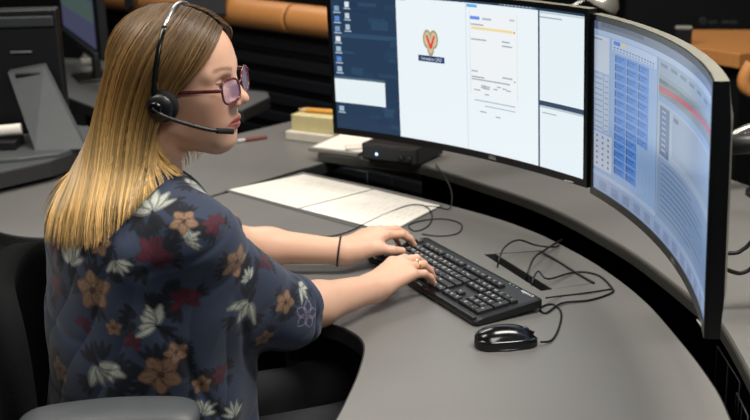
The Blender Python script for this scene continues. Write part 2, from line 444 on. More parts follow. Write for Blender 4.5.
for k in range(11):          # desktop icons, in two columns
    vv = .12 + k * .068
    if .57 < vv < .78: continue
    rr(.026, vv, .044, vv + .034, rng.choice(['#9fb9cf', '#c9d8e2', '#7f9fc0', '#dfe6ea', '#5f86d0']), 2)
    rr(.022, vv + .040, .049, vv + .048, '#b4c3cf', 2)
for k, cc in enumerate(['#dfe8ee', '#c3d2de', '#aebfce']):
    vv = .09 + k * .075
    rr(.066, vv, .082, vv + .036, cc, 2); rr(.062, vv + .042, .087, vv + .049, '#b4c3cf', 2)
rr(.262, .052, .30, .060, '#9fb3c2', 3)
# pale web page with form fields
rr(.535, .05, .575, .068, '#5fb4e6', 4)
rr(.545, .085, .73, .60, '#f2f6f8', 3); rr(.545, .085, .547, .60, '#d8dfe4', 4); rr(.728, .085, .73, .60, '#d8dfe4', 4)
rr(.548, .12, .585, .14, '#6e93ea', 4); rr(.595, .125, .63, .138, '#b4bfcb', 4); rr(.70, .115, .72, .128, '#c4ccd4', 4)
rr(.552, .183, .712, .199, '#f3dfa6', 4); rr(.715, .186, .722, .198, '#e39a52', 5)
for vv, a, b in ((.165, .55, .60), (.255, .55, .61), (.25, .67, .70), (.275, .67, .71), (.45, .55, .575), (.485, .55, .60), (.465, .67, .71), (.48, .715, .722), (.50, .55, .70)):
    rr(a, vv, b, vv + .009, '#a9b3bd', 4)
for k in range(13):
    u = rng.uniform(.555, .69); vv = rng.uniform(.52, .74 if k > 9 else .60)
    rr(u, vv, u + rng.uniform(.008, .03), vv + .008, '#a5b0ba', 4)
rr(.56, .63, .72, .638, '#b9c2ca', 4); rr(.60, .66, .72, .667, '#b9c2ca', 4)
rr(.343, .398, .445, .437, '#1f3a66', 4)
ex = [('blob', .380, .292, .0135, .022, '#a89b74', 4), ('blob', .405, .292, .0135, .022, '#a89b74', 4), ('blob', .392, .345, .011, .020, '#a89b74', 4),
      ('blob', .380, .292, .0095, .017, '#cfc3a2', 5), ('blob', .405, .292, .0095, .017, '#cfc3a2', 5), ('blob', .392, .340, .008, .016, '#cfc3a2', 5),
      ('poly', [(.374, .268), (.382, .268), (.393, .325), (.404, .268), (.411, .268), (.397, .352), (.389, .352)], '#e8432e', 6),
      ('text', 'Versadex CAD', .394, .418, .0108, '#dfe8f5', 5)]
monA = monitor('curved_monitor', 'curved black monitor showing a wide white window and dark blue desktop', (-.097, 2.932), (.437, 2.351), R_, ex, .13)

R_ = []; ex = []
rr(.014, .030, .986, .957, '#8fb0dd', 0)
rr(.014, .030, .986, .075, '#5c6f8c', 1); rr(.014, .075, .986, .10, '#a7bfe2', 1)
rr(.05, .030, .32, .055, '#3f5069', 2)
rr(.016, .105, .105, .30, '#c9d4e6', 2); rr(.016, .31, .105, .62, '#b4c4de', 2); rr(.070, .31, .074, .62, '#8aa0c4', 3)
for k in range(10): rr(.02, .33 + k * .03, .064, .336 + k * .03, '#7d90b2', 3); rr(.08, .335 + k * .03, .10, .341 + k * .03, '#7d90b2', 3)
rr(.016, .63, .125, .83, '#c3cfe4', 2)
for i in range(3):
    for k in range(6): rr(.03 + i * .034, .645 + k * .031, .04 + i * .034, .657 + k * .031, '#5f759c', 3)
rr(.016, .12, .06, .128, '#8795ad', 3)
rr(.12, .105, .42, .165, '#b3c9ea', 2)
rr(.13, .11, .17, .13, '#3f78d6', 3); rr(.18, .11, .21, .13, '#d8cf9a', 3)
for k in range(14): rr(.13 + k * .02, .14, .142 + k * .02, .148, '#6b84ad', 3); rr(.13 + k * .02, .155, .140 + k * .02, .161, '#6b84ad', 3)
for i, n in enumerate((14, 14, 9)):
    u = .140 + i * .076
    for k in range(n):
        vv = .178 + k * .0455
        rr(u, vv, u + .070, vv + .041, '#4a8ce0', 2)
        rr(u + .012, vv + .010, u + .056, vv + .018, '#2f63b4', 3); rr(u + .012, vv + .026, u + .042, vv + .032, '#356bbd', 3); rr(u + .001, vv + .004, u + .008, vv + .037, '#24497f', 3)
rr(.014, .85, .43, .875, '#a9bddd', 2); rr(.014, .88, .986, .957, '#93aad0', 2)
for k in range(12): rr(.05 + k * .075, .895, .095 + k * .075, .945, '#8096ba', 3)
rr(.43, .10, .986, .87, '#9db0c8', 1); rr(.427, .10, .431, .88, '#6f86a8', 2)
rr(.44, .105, .97, .175, '#8fa3bd', 2)
for k in range(6): rr(.45 + k * .08, .12, .50 + k * .08, .135, '#5f7796', 3)
rr(.44, .178, .97, .215, '#7f93a0', 2); rr(.44, .178, .97, .195, '#8696a0', 3)
rr(.44, .178, .97, .272, '#76848c', 2)
for k in range(18):
    a, b = .44 + k * .0295, .44 + (k + 1) * .0295
    f0 = lambda x: .232 - (x - .44) * .06
    ex.append(('poly', [(a, f0(a) + .022), (b, f0(b) + .022), (b, f0(b)), (a, f0(a))], '#c23a4c', 4))
rr(.44, .275, .97, .30, '#7f9fd0', 3)
rr(.452, .318, .525, .55, '#46618f', 3)
for k in range(8): rr(.47, .335 + k * .026, .50, .343 + k * .026, '#9db2d2', 4)
rr(.55, .315, .97, .52, '#8a9fbc', 2); rr(.56, .33, .60, .35, '#4d5f78', 3)
rr(.44, .56, .97, .86, '#84a0c6', 2)
for k in range(10):
    rr(.47, .58 + k * .026, .47 + rng.uniform(.2, .46), .586 + k * .026, '#66809f', 3)
monB = monitor('curved_monitor', 'curved black monitor at right seen edge-on showing rows of blue blocks', (.4475, 2.340), (.463, 1.548), R_, ex, .10, .66)

# ------------------------------------------------------------------ keyboard
KT = -1.101
KC = np.array([.148, 2.27]); KE = np.array([math.cos(KT), math.sin(KT)]); KN = np.array([-KE[1], KE[0]])
kb = thing('computer_keyboard', 'black wired keyboard with white legends under the woman\'s hands', 'keyboard', (KC[0], KC[1], DESK), KT)
def ktop(y): return .0165 + (y + .0775) * .075          # height of the deck
bm = bmesh.new()
prof = [(-.0775, .004), (-.0775, .010), (-.072, .0145), (-.062, .0165), (.068, .0268), (.0745, .0262), (.0775, .022), (.0775, .012), (.07, .009), (-.07, .002)]
nseg = 24; ring = []
xs = np.concatenate([[-.225, -.2235, -.219], np.linspace(-.21, .21, 16), [.219, .2235, .225]])
for x in xs:
    e = abs(x); sh = 1. if e < .2195 else (1 - (e - .219) / .006 * .06)
    dz = 0 if e < .2195 else -(e - .219) * .35
    ring.append([bm.verts.new((x, y * sh, max(.002, z + dz * (z > .01)))) for y, z in prof])
for i in range(len(xs) - 1):
    for j in range(len(prof)):
        l = (j + 1) % len(prof)
        bm.faces.new((ring[i][j], ring[i][l], ring[i + 1][l], ring[i + 1][j]))
bm.faces.new(ring[0]); bm.faces.new(ring[-1][::-1])
bmesh.ops.recalc_face_normals(bm, faces=bm.faces)
from_bm('case', bm, kb, mat('keyboard_case', '#141619', .36, var=.06, scale=80), False)
box('front_lip', (0, -.0725, .0135), (.438, .010, .006), M_BLKG, kb, bevel=.0025)
for x in (-.17, .17): box('tilt_foot', (x, .06, .0065), (.03, .012, .013), M_BLK, kb, bevel=.002)
U = .0188
M_KEY = mat('black_keycap', '#17191d', .45, var=.08, scale=120)
M_LEG = mat('white_key_print', '#d7dadd', .6, var=.0)
rows = []
def krow(y, x0, items):
    x = x0
    for it in items:
        s, wd = (it, 1.) if isinstance(it, str) else it
        if s is not None: rows.append((x + wd / 2, y, wd, s))
        x += wd
krow(5.25, 0, ['Esc', (None, 1), 'F1', 'F2', 'F3', 'F4', (None, .5), 'F5', 'F6', 'F7', 'F8', (None, .5), 'F9', 'F10', 'F11', 'F12', (None, .25), 'Prt', 'Scr', 'Brk'])
krow(4, 0, list('`1234567890-=') + [('Back', 2), (None, .25), 'Ins', 'Hm', 'PU', (None, .25), 'Num', '/', '*', '-'])
krow(3, 0, [('Tab', 1.5)] + list('QWERTYUIOP[]') + [('\\', 1.5), (None, .25), 'Del', 'End', 'PD', (None, .25), '7', '8', '9'])
krow(2, 0, [('Caps', 1.75)] + list("ASDFGHJKL;'") + [('Enter', 2.25), (None, 3.5), '4', '5', '6'])
krow(1, 0, [('Shift', 2.25)] + list('ZXCVBNM,./') + [('Shift', 2.75), (None, 1.25), '^', (None, 1.25), '1', '2', '3'])
krow(0, 0, [('Ctrl', 1.25), ('Win', 1.25), ('Alt', 1.25), ('', 6.25), ('Alt', 1.25), ('Win', 1.25), ('Menu', 1.25), ('Ctrl', 1.25), (None, .25), '<', 'v', '>', (None, .25), ('0', 2), '.'])
rows.append((15 + .5 + 3 + 3.5 , 2.5, 1.001, '+')); rows.append((22.0, .5, 1.001, 'Ent'))
for (ux, uy, wd, s) in rows:
    tall = wd == 1.001
    x = (ux - 11.25) * U; y = -.0545 + uy * U
    hx = wd * U / 2 - .0011; hy = (U if tall else U / 2) - .0011
    z0 = ktop(y) - .001; hgt = .0068
    bm = bmesh.new()
    lo = [bm.verts.new((sx * hx, sy * hy, 0)) for sx, sy in ((-1, -1), (1, -1), (1, 1), (-1, 1))]
    mid = [bm.verts.new((sx * (hx - .0012), sy * (hy - .0010) + .0004, hgt * .8)) for sx, sy in ((-1, -1), (1, -1), (1, 1), (-1, 1))]
    hi = [bm.verts.new((sx * (hx - .0024), sy * (hy - .0020) + .0005, hgt)) for sx, sy in ((-1, -1), (1, -1), (1, 1), (-1, 1))]
    for A, B in ((lo, mid), (mid, hi)):
        for k in range(4): bm.faces.new((A[k], A[(k + 1) % 4], B[(k + 1) % 4], B[k]))
    bm.faces.new(hi)
    if s:
        tv, tf = text_mesh(s, .0098 if len(s) == 1 else .0058)
        if len(tv):
            vs = [bm.verts.new((q[0] - (hx - .0065 if wd > 1.3 and len(s) > 1 else .001), q[1] + .001, hgt + .00015)) for q in tv]
            for t in tf:
                try:
                    fc = bm.faces.new([vs[i] for i in t]); fc.material_index = 1
                except ValueError: pass
    k = from_bm('key', bm, kb, [M_KEY, M_LEG]); k.location = (x, y, z0); k.rotation_euler = (.075, 0, 0)
tv, tf = text_mesh('logitech', .0125)
lg = pydata('brand_lettering', [(q[0], q[1], 0) for q in tv], tf, kb, M_LEG); lg.location = (.188, .066, ktop(.066) + .0004); lg.rotation_euler = (.075, 0, 0)
for i in range(3):
    box('status_light', (.125 + i * .012, .067, ktop(.067) + .0002), (.003, .0015, .0006), mat('green_status_light', '#8fd27e', .4, var=0., emit=.5 if i == 0 else 0.) if i == 0 else M_LEG, kb, bevel=0)

# ------------------------------------------------------------------ mouse
mouse = thing('computer_mouse', 'black wired mouse with glossy top on the desk beside the keyboard', 'mouse', (*atz(506, 345, DESK)[:2], DESK), math.atan2(.12, 1))
def mouse_shell(name, ls, zlo, zhi, m, grow=0., xr=(-1, 1)):
    nu, nv = 28, 16; v = []; f = []
    for i in range(nu + 1):
        x = xr[0] + (xr[1] - xr[0]) * i / nu
        xx = max(-.999, min(.999, x))
        wx = (1 - abs(xx) ** 2.6) ** (1 / 2.3) * (.031 - .003 * math.cos(xx * 2.4)) + grow
        hx = .037 * (1 - abs((xx + .12) / 1.13) ** 2.4) ** .62 if abs((xx + .12) / 1.13) < 1 else 0
        hx = max(hx, .009) + grow
        for j in range(nv + 1):
            a = math.pi * j / nv
            y = -math.cos(a) * wx; z = max(0, math.sin(a)) ** .7 * hx
            z = min(max(z, zlo), hx if zhi is None else zhi)
            v.append((xx * .0575, y, z + .0012))
    for i in range(nu):
        for j in range(nv):
            a = i * (nv + 1) + j; f.append((a, a + nv + 1, a + nv + 2, a + 1))
    return pydata(name, v, f, mouse, m, True)
mouse_shell('body', 1, 0, None, M_BLK)
mouse_shell('button_cover', 1, .016, None, M_BLKG, grow=.0007, xr=(-.93, .95))
tube('base_plate', [(x * .056, y, .002) for x, y in ((-.98, 0), (-.7, .024), (0, .029), (.7, .024), (.98, 0), (.7, -.024), (0, -.029), (-.7, -.024))], .002, M_BLK, mouse, sides=6, closed=True)
box('button_gap', (.038, 0, .0262), (.03, .0012, .004), M_BEZ, mouse, bevel=0, rot=Matrix.Rotation(.42, 3, 'Y'))
lathe('scroll_wheel', [(.0085, -.0035), (.0095, -.002), (.0095, .002), (.0085, .0035)], M_DKG, mouse, mtx=Matrix.Translation((.034, 0, .0235)) @ Matrix.Rotation(math.pi / 2, 4, 'X'))

# ------------------------------------------------------------------ cables on the desk
def dpt(x, y, h=.0): p = atz(x, y, DESK + h); return (p[0], p[1], DESK + h)
def cable(pts, name, label, r=.0021, n=70, m=None):
    return tag(tube(name, [dpt(*q) for q in pts], r, m or M_CABLE, None, sides=7, n=n), label, 'cable')
H = .0024
cable([(541, 342, .008), (552, 340, H), (559, 327, H), (561, 312, H), (552, 304, H), (540, 308, H), (546, 313, H), (562, 303, .004), (590, 300, H), (611, 293, H), (612, 288, H), (598, 275, H), (575, 272, .003), (548, 279, .012), (538, 271, .02), (532, 284, .004), (536, 291, -.03)],
      'mouse_cable', 'black mouse cable looping across the desk into the hatch slot')
cable([(546, 298, .018), (560, 296, H), (585, 293, H), (611, 289, H)], 'thin_cable', 'thin straight black cable lying right of the keyboard', .0016)
cable([(498, 272, -.03), (498, 264, .01), (504, 248, .035), (518, 240, .04), (535, 245, .02), (552, 247, .012), (559, 245.5, H)], 'keyboard_cable', 'black cable arching out of the slot beyond the keyboard')
cable([(526, 286, -.03), (527, 275, .01), (534, 258, .03), (545, 250, .022), (556, 243, .012), (562, 240, H)], 'usb_cable', 'black cable rising from the slot and crossing the arching one', .0024)
cable([(540, 251, .006), (556, 260, H), (575, 272, H), (594, 283, H)], 'flat_cable', 'short straight black cable lying along the hatch seam', .0024)
cable([(310, 235, H), (330, 236, H), (350, 231, H), (370, 221, H), (390, 212, H), (410, 205, .006), (425, 206, .006), (432, 215, H), (428, 226, H), (415, 231, H), (409, 225, H), (425, 220, H), (445, 219, H), (461, 224, H), (458, 233, H), (440, 236, H), (422, 234, H)],
      'looped_cable', 'thin black cable looped over the printed sheets above the left hand', .0015, 110)
p0 = atz(436, 166, TZ); cb = [(p0[0], p0[1], TZ + .004)] + [tuple(aty(x, y, Y)) for x, y, Y in ((445, 177, 2.95), (451, 190, 2.88), (452, 200, 2.83))] + [dpt(449, 209, .003), dpt(438, 207, .003), dpt(425, 206, .003)]
tag(tube('hanging_cable', cb, .0016, M_CABLE, None, sides=6, n=40), 'thin black cable hanging from the small box to the desk', 'cable')

# ------------------------------------------------------------------ printed sheets under a clear blotter
def quad_on_desk(name, corners, z, th, m, parent=None):
    P = [atz(x, y, DESK)[:2] for x, y in corners]
    return slab(name, [tuple(q) for q in P], z, z + th, m, parent, round_=th * .4)
mat_c = [(224, 191), (303, 174), (443, 205.5), (392, 234.5), (362, 229.5)]
tag(quad_on_desk('desk_blotter', mat_c, DESK + .0004, .0012, mat('blotter_vinyl', '#5a5b5b', .35, var=.03)), 'thin grey desk blotter lying under the printed sheets', 'desk mat')
def sheet(corners, label, n):
    root = thing('printed_sheet', label, 'paper')
    P = [np.array(atz(x, y, DESK)[:2]) for x, y in corners]
    slab('page', [tuple(q) for q in P], DESK + .0018, DESK + .0026, M_PAPER, root, round_=.0003)
    v = []; f = []
    def line(a, b, c, d):
        b0 = len(v)
        for (s, t) in ((a, c), (b, c), (b, d), (a, d)):
            q = (1 - t) * ((1 - s) * P[0] + s * P[1]) + t * ((1 - s) * P[3] + s * P[2]); v.append((q[0], q[1], DESK + .00275))
        f.append((b0, b0 + 1, b0 + 2, b0 + 3))
    r = random.Random(n)
    for k in range(14):
        t = .08 + k * .063
        for c in range(6):
            s = .06 + c * .15
            if r.random() < .8: line(s, s + r.uniform(.05, .12), t, t + .012)
    for c in range(7): line(.05 + c * .15, .053 + c * .15, .06, .95)
    pydata('print', v, f, root, mat('grey_print', '#d3cac4', .8, var=.03))
sheet([(229, 190.5), (304, 175), (372, 190), (298, 209)], 'white printed sheet on the blotter nearer the woman\'s shoulder', 1)
sheet([(300, 209.5), (374, 190.5), (440, 206.5), (390, 232.5)], 'white printed sheet on the blotter nearer the keyboard', 2)

# ------------------------------------------------------------------ things on the platform and side desk
def yaw_of(p, q): return math.atan2(q[1] - p[1], q[0] - p[0])
pl = atz(362, 161, TZ); pr = atz(418, 168, TZ)
cdir = (pr - pl)[:2] / np.linalg.norm((pr - pl)[:2]); cn = np.array([-cdir[1], cdir[0]])
wbox = np.linalg.norm((pr - pl)[:2])
cb_ = pl[:2] + cdir * wbox / 2 + cn * .075
dev = thing('desktop_terminal', 'small black box with a blue light on the platform below the screen', 'computer box', (cb_[0], cb_[1], TZ), math.atan2(cdir[1], cdir[0]))
box('case', (0, 0, .0295), (wbox, .15, .047), M_BLK, dev, bevel=.004)
box('front_panel', (0, -.0755, .0295), (wbox - .012, .004, .038), M_DKG, dev, bevel=.001)
box('power_light', (-wbox * .22, -.0785, .026), (.006, .003, .006), mat('blue_power_light', '#bcd4ff', .3, emit=3., var=0.), dev, bevel=.001)
for x in (.02, .045): lathe('knob', [(.008, 0), (.008, .008), (.006, .009)], M_BLK, dev, seg=12, mtx=Matrix.Translation((x + .02, -.0775, .022)) @ Matrix.Rotation(math.pi / 2, 4, 'X'))
box('sticker', (.02, .02, .0533), (.035, .02, .0006), M_PAPER, dev, bevel=0)
for x in (-1, 1): box('foot', (x * wbox * .4, 0, .003), (.012, .12, .006), M_BLK, dev, bevel=0)
# papers beside it
def stack_on(name, label, cat, px, sx, sy, sz, z, rz, m, bev=.003):
    p = atz(px[0], px[1], z)
    o = box(name, (0, 0, sz / 2), (sx, sy, sz), m, None, bevel=bev); o.location = (p[0], p[1], z); o.rotation_euler = (0, 0, rz)
    return tag(o, label, cat)
np_ = thing('notebook', 'white papers on a grey folder at the end of the platform', 'notebook', (*atz(350, 147, TZ)[:2], TZ), math.atan2(cdir[1], cdir[0]))
box('folder', (0, 0, .006), (.17, .19, .012), mat('grey_folder', '#8d8b84', .6), np_, bevel=.002)
box('page', (.005, .0, .0135), (.16, .18, .003), M_PAPER, np_, bevel=.001, rotz=.06)
box('page', (.05, -.06, .019), (.05, .05, .008), mat('crumpled_tissue', '#d9d3c8', .8), np_, bevel=.004, rotz=.6)
zs = DESK
stack_on('paper_box', 'low white paper box under the yellow note pad block', 'box', (317, 139), .17, .10, .028, zs, -.55, mat('white_card', '#d2cbbb', .7))
p = atz(317, 139, zs)
o = box('note_pad_block', (0, 0, .025), (.17, .10, .05), mat('cream_note_pad', '#cfc291', .75, var=.04, scale=60), None, bevel=.002)
o.location = (p[0] + .02, p[1] + .01, zs + .0285); o.rotation_euler = (0, 0, -.55); tag(o, 'cream yellow note pad block stacked behind the monitor corner', 'note pad')
pen = thing('pencil', 'thick orange pencil lying on top of the note pad block', 'pencil', (p[0] + .015, p[1] + .01, zs + .079 + .008), -.45)
tube('barrel', [(-.05, 0, 0), (.07, 0, 0)], .008, mat('orange_pencil_paint', '#d99a3c', .4), pen, sides=6)
v, f = tube_data(np.array([(-.05, 0, 0), (-.08, 0, 0)]), [.008, .001], 6); pydata('tip', v, f, pen, mat('pale_wood_tip', '#e0c08c', .6))
p1 = atz(243, 142, DESK); p2 = atz(264, 139, DESK)
pen = thing('marker_pen', 'small red and white marker lying on the side surface', 'pen', ((p1[0] + p2[0]) / 2, (p1[1] + p2[1]) / 2, DESK + .0055), yaw_of(p1, p2))
tube('barrel', [(-.03, 0, 0), (.045, 0, 0)], .0055, mat('dark_red_plastic', '#7c4039', .4), pen, sides=10)
tube('cap', [(-.03, 0, 0), (-.055, 0, 0)], .0056, mat('white_cap', '#c9c4bd', .4), pen, sides=10)

# ------------------------------------------------------------------ background consoles and equipment
M_SCRB = attr_mat('dim_display', .2, emission=1.0)
def frame2(pa, pb, z):        # matrix: x along pa->pb, y away, origin mid at height z
    a = np.array(pa[:2]); b = np.array(pb[:2]); t = (b - a) / np.linalg.norm(b - a)
    M = Matrix.Identity(4); M[0][0], M[1][0] = t; M[0][1], M[1][1] = -t[1], t[0]
    M[0][3], M[1][3], M[2][3] = (a[0] + b[0]) / 2, (a[1] + b[1]) / 2, z
    return M, np.linalg.norm(b - a)
def poly_at(pxs, z): return [tuple(atz(x, y, z)[:2]) for x, y in pxs]
# neighbouring desk at the left with the back of a monitor
nd = thing('neighbour_desk', 'dark grey neighbouring desk at the left holding the monitor stand', 'desk')
NZ = .80
slab('desk_top', poly_at([(-90, 192), (0, 172), (50, 161), (82, 150), (97, 139), (90, 126), (40, 122), (-90, 140)], NZ), NZ - .045, NZ, mat('dark_grey_laminate', '#4c4f52', .45, var=.04), nd, edge_m=M_EDGE)
q = atz(30, 150, NZ); box('leg_column', (q[0], q[1], .378), (.08, .08, .755), M_BLK, nd, bevel=.005)
nm = thing('desktop_monitor', 'large black monitor seen from behind on its grey slab stand', 'monitor')
Y0 = atz(60, 152, NZ)[1]
pc = [aty(x, y, Y0 + .16) for x, y in ((-70, 14), (62, 4), (63, 131), (-70, 140))]
cx = (pc[0] + pc[2]) / 2; wdt = np.linalg.norm(pc[1] - pc[0]); hgt = pc[0][2] - pc[3][2]
box('housing', tuple(cx + np.array([0, .02, 0])), (wdt, .04, hgt), M_BLK, nm, bevel=.008)
box('top_vent', (cx[0], cx[1] - .004, cx[2] + hgt * .40), (wdt * .94, .012, .03), M_DKG, nm, bevel=.004)
lp = aty(21, 52, Y0 + .155); box('badge', tuple(lp), (.062, .006, .006), mat('grey_badge', '#6b6e72', .4), nm, bevel=.001)
sb = [aty(8, 73, Y0 + .13), aty(44, 66, Y0 + .13), aty(85, 143, Y0 - .02), aty(36, 159, Y0 - .02)]
sb[2][2] = sb[3][2] = NZ + .012
th = np.array([0, .022, 0.006])
pydata('stand_neck', [*sb, *[q + th for q in sb]], [(3, 2, 1, 0), (4, 5, 6, 7), (0, 1, 5, 4), (1, 2, 6, 5), (2, 3, 7, 6), (3, 0, 4, 7)], nm, mat('stand_grey', '#4a4d50', .45, var=.04))
tp = (sb[0] + sb[1]) / 2; box('neck_slot', (tp[0] + .008, tp[1] - .004, tp[2] - .016), (.075, .02, .016), M_BLK, nm, bevel=.003)
q = (sb[2] + sb[3]) / 2
slab('stand_base', poly_at([(-6, 164), (20, 162), (60, 157), (90, 147), (88, 138), (30, 138), (-10, 148)], NZ), NZ + .0005, NZ + .012, mat('stand_grey', '#4a4d50'), nm)
q = aty(4, 134, Y0 + .02)
rl = tag(tube('paper_roll', [(q[0] - .12, q[1], NZ + .055), (q[0] + .045, q[1] + .02, NZ + .062)], .016, M_PAPER, None, sides=14), 'white paper roll end by the black monitor stand at left edge', 'roll')
q0 = q; box_r = tag(box('document_tray', (q0[0] - .06, q0[1] + .01, NZ + .025), (.2, .09, .024), M_BLK, None, bevel=.003), 'low black tray carrying the white paper roll', 'tray')
# second desk row
d2 = thing('rear_desk', 'grey desk further back passing behind the woman\'s head', 'desk')
slab('desk_top', poly_at([(40, 92), (66, 97), (95, 108), (180, 112), (243, 110), (270, 97), (268, 92), (225, 88), (150, 62), (60, 58)], DESK), DESK - .04, DESK, mat('mid_grey_laminate', '#5d5f60', .45, var=.04), d2, edge_m=M_EDGE)
q = atz(150, 90, DESK); box('leg_column', (q[0], q[1], .35), (.5, .08, .70), M_BLK, d2, bevel=.005)
ml = atz(64, 31, .88); mr = atz(98, 57, .88)
M2, L2 = frame2(ml, mr, .88)
rm = thing('small_monitor', 'small monitor with a dim bluish screen behind the hair', 'monitor'); rm.matrix_world = M2
box('housing', (.02, .02, .17), (L2 + .06, .035, .36), M_BLK, rm, bevel=.004)
v = [(-L2 / 2, -.0005, .025), (L2 / 2 - .015, -.0005, .025), (L2 / 2 - .015, -.0005, .33), (-L2 / 2, -.0005, .33), (-L2 / 2, -.0008, .12), (L2 / 2 - .015, -.0008, .12), (L2 / 2 - .015, -.0008, .20), (-L2 / 2, -.0008, .20)]
o = pydata('display', v, [(0, 1, 2, 3), (4, 5, 6, 7)], rm, M_SCRB); set_col(o.data, [hexc('#41435a')] * 4 + [hexc('#435350')] * 4)
box('base_bezel', (0, -.004, .0), (L2, .02, .03), M_DKG, rm, bevel=.003)
box('stand', (.05, .05, -.07), (.06, .03, .16), M_BLK, rm, bevel=.004)
box('stand_foot', (.05, .04, -.134), (.2, .16, .012), M_BLK, rm, bevel=.004)
q = atz(92, 64, DESK)
cp = thing('tape_dispenser', 'small silver and white gadget on the rear desk by the small monitor', 'gadget', (q[0], q[1], DESK), .3)
box('body', (0, 0, .016), (.10, .05, .032), mat('pale_plastic', '#a8a49c', .4), cp, bevel=.01, smooth=False)
tube('roll', [(-.02, -.02, .035), (-.02, .02, .035)], .02, M_MET, cp, sides=14)
# wood-railed console
con = thing('console_bank', 'black slatted console bank topped by a rounded honey wood rail', 'console')
RZ = .99
ra = aty(60, -6, 4.95); rb = atz(330, 20, RZ)
pA = atz(120, -3, RZ); pB = atz(362, 27, RZ); dirr = (pB - pA) / np.linalg.norm(pB - pA)
pJ = pA + dirr * ((atz(300, 18, RZ) - pA) @ dirr)
nrm2 = np.array([-dirr[1], dirr[0], 0])
tube('wood_rail', [pA - dirr * .4, pJ - dirr * .006], .058, M_WOOD, con, sides=20)
tube('wood_rail', [pJ + dirr * .006, pB + dirr * .5], .058, M_WOOD, con, sides=20)
tube('rail_joint', [pJ - dirr * .007, pJ + dirr * .007], .053, M_BLK, con, sides=16)
cL = np.linalg.norm(pB - pA) + .8; cm = (pA + pB) / 2; cyaw = math.atan2(dirr[1], dirr[0])
Mc = Matrix.Translation((cm[0], cm[1], 0)) @ Matrix.Rotation(cyaw, 4, 'Z')
bo = box('cabinet', (0, .18, .46), (cL, .30, .92), M_BLK, con, bevel=.005); bo.matrix_world = Mc
M_SLAT = mat('dark_slat', '#191b1f', .4, var=.05)
sl = None
for k in range(11):
    if sl is None:
        sl = box('slat', (0, 0, 0), (cL, .018, .045), M_SLAT, con, bevel=.006); s_ = sl
    else:
        s_ = sl.copy(); COL.objects.link(s_)
    s_.matrix_world = Mc @ Matrix.Translation((0, .016, .88 - k * .075))
# equipment standing on the console
def pxbox(name, label, cat, x0, y0, x1, y1, Y, dep, m, bev=.006, down=None):
    a = aty(x0, y0, Y); b = aty(x1, y1, Y); root = thing(name, label, cat, ((a[0] + b[0]) / 2, Y + dep / 2, b[2]))
    h_ = a[2] - b[2]; w_ = b[0] - a[0]
    box('housing', (0, 0, h_ / 2), (w_, dep, h_), m, root, bevel=bev)
    if down is not None: box('support', (0, 0, (down - b[2]) / 2), (w_ * .5, dep * .6, b[2] - down), M_BLK, root, bevel=.003)
    return root, w_, h_
e1, w_, h_ = pxbox('desk_phone', 'grey desk phone on the wood-railed console above the woman\'s head', 'phone', 182, -14, 226, 15, 4.75, .12, M_DKG, down=.92)
box('handset', (-.0, -.03, h_ + .015), (w_ * .9, .05, .03), M_BLK, e1, bevel=.01)
e2, w_, h_ = pxbox('equipment_case', 'black equipment case on the console between hair and small monitor', 'case', 122, -20, 134, 8, 4.9, .1, M_BLK, down=.92)
box('latch', (0, -.052, h_ * .5), (.02, .008, .03), M_DKG, e2, bevel=.002)
# right side: wood desk corner
rd = thing('wood_desk', 'honey wood desk corner behind the right monitor with a black base', 'desk')
WZ = .86
slab('desk_top', poly_at([(676, 34.5), (694, 29.5), (830, 30), (830, 40), (740, 54), (688, 46)], WZ), WZ - .052, WZ, M_WOOD, rd, round_=.004)
q = [np.array(t) for t in poly_at([(690, 38), (705, 31), (830, 32), (830, 40), (742, 51), (698, 45)], WZ)]
slab('cabinet', [tuple(t) for t in q], .0, WZ - .053, M_BLK, rd)
q = atz(683, 46, WZ); 
sp = thing('desk_speaker', 'small black speaker standing at the wood desk corner', 'speaker', (q[0] + .015, q[1] + .06, WZ), -.2)
box('body', (0, 0, .03), (.062, .05, .06), M_BLK, sp, bevel=.003)
box('top_highlight', (0, 0, .0625), (.062, .05, .005), mat('pale_plastic', '#a8a49c'), sp, bevel=.001)  # pale colour stands in for the highlight on the speaker top
q = atz(684, 33, WZ)
wr = thing('wood_armrest', 'rounded honey wood chair armrest end at the right picture edge', 'handrail')  # rolled end of a wooden chair's armrest
pts = [aty(x, y, 3.6) for x, y in ((752, 64), (747, 72), (744, 82), (749, 90), (765, 95))]
tube('wood_armrest_end', pts, .022, M_WOOD, wr, sides=12, n=16)
q = aty(762, 95, 3.62); tube('wood_armrest_post', [(q[0], q[1], 0), (q[0], q[1], q[2])], .02, M_BLK, wr, sides=10)
tube('wood_armrest_foot', [(q[0] - .2, q[1], .015), (q[0] + .2, q[1], .015)], .015, M_BLK, wr, sides=8)
# metal bracket arm
ma = thing('metal_bracket_stand', 'bare metal bracket stand with an orange clip at the right edge', 'stand')
P = [aty(x, y, 2.75) for x, y in ((731, 138), (741, 131), (752, 127), (775, 118))]
tube('upper_arm', P, .011, M_MET, ma, sides=10, n=14)
P2 = [aty(x, y, 2.75) for x, y in ((733, 147), (745, 143), (775, 136))]
tube('lower_arm', P2, .010, M_MET, ma, sides=10, n=10)
q = aty(732, 142, 2.75); box('clip', tuple(q), (.02, .03, .032), mat('orange_clip', '#a8663a', .5), ma, bevel=.004)
q = aty(776, 128, 2.75); tube('post', [(q[0], q[1], TZ), (q[0], q[1], q[2] + .05)], .018, M_BLK, ma, sides=12)
lathe('post_base', [(.06, 0), (.06, .01), (.02, .014)], M_BLK, ma, mtx=Matrix.Translation((q[0], q[1], TZ)))
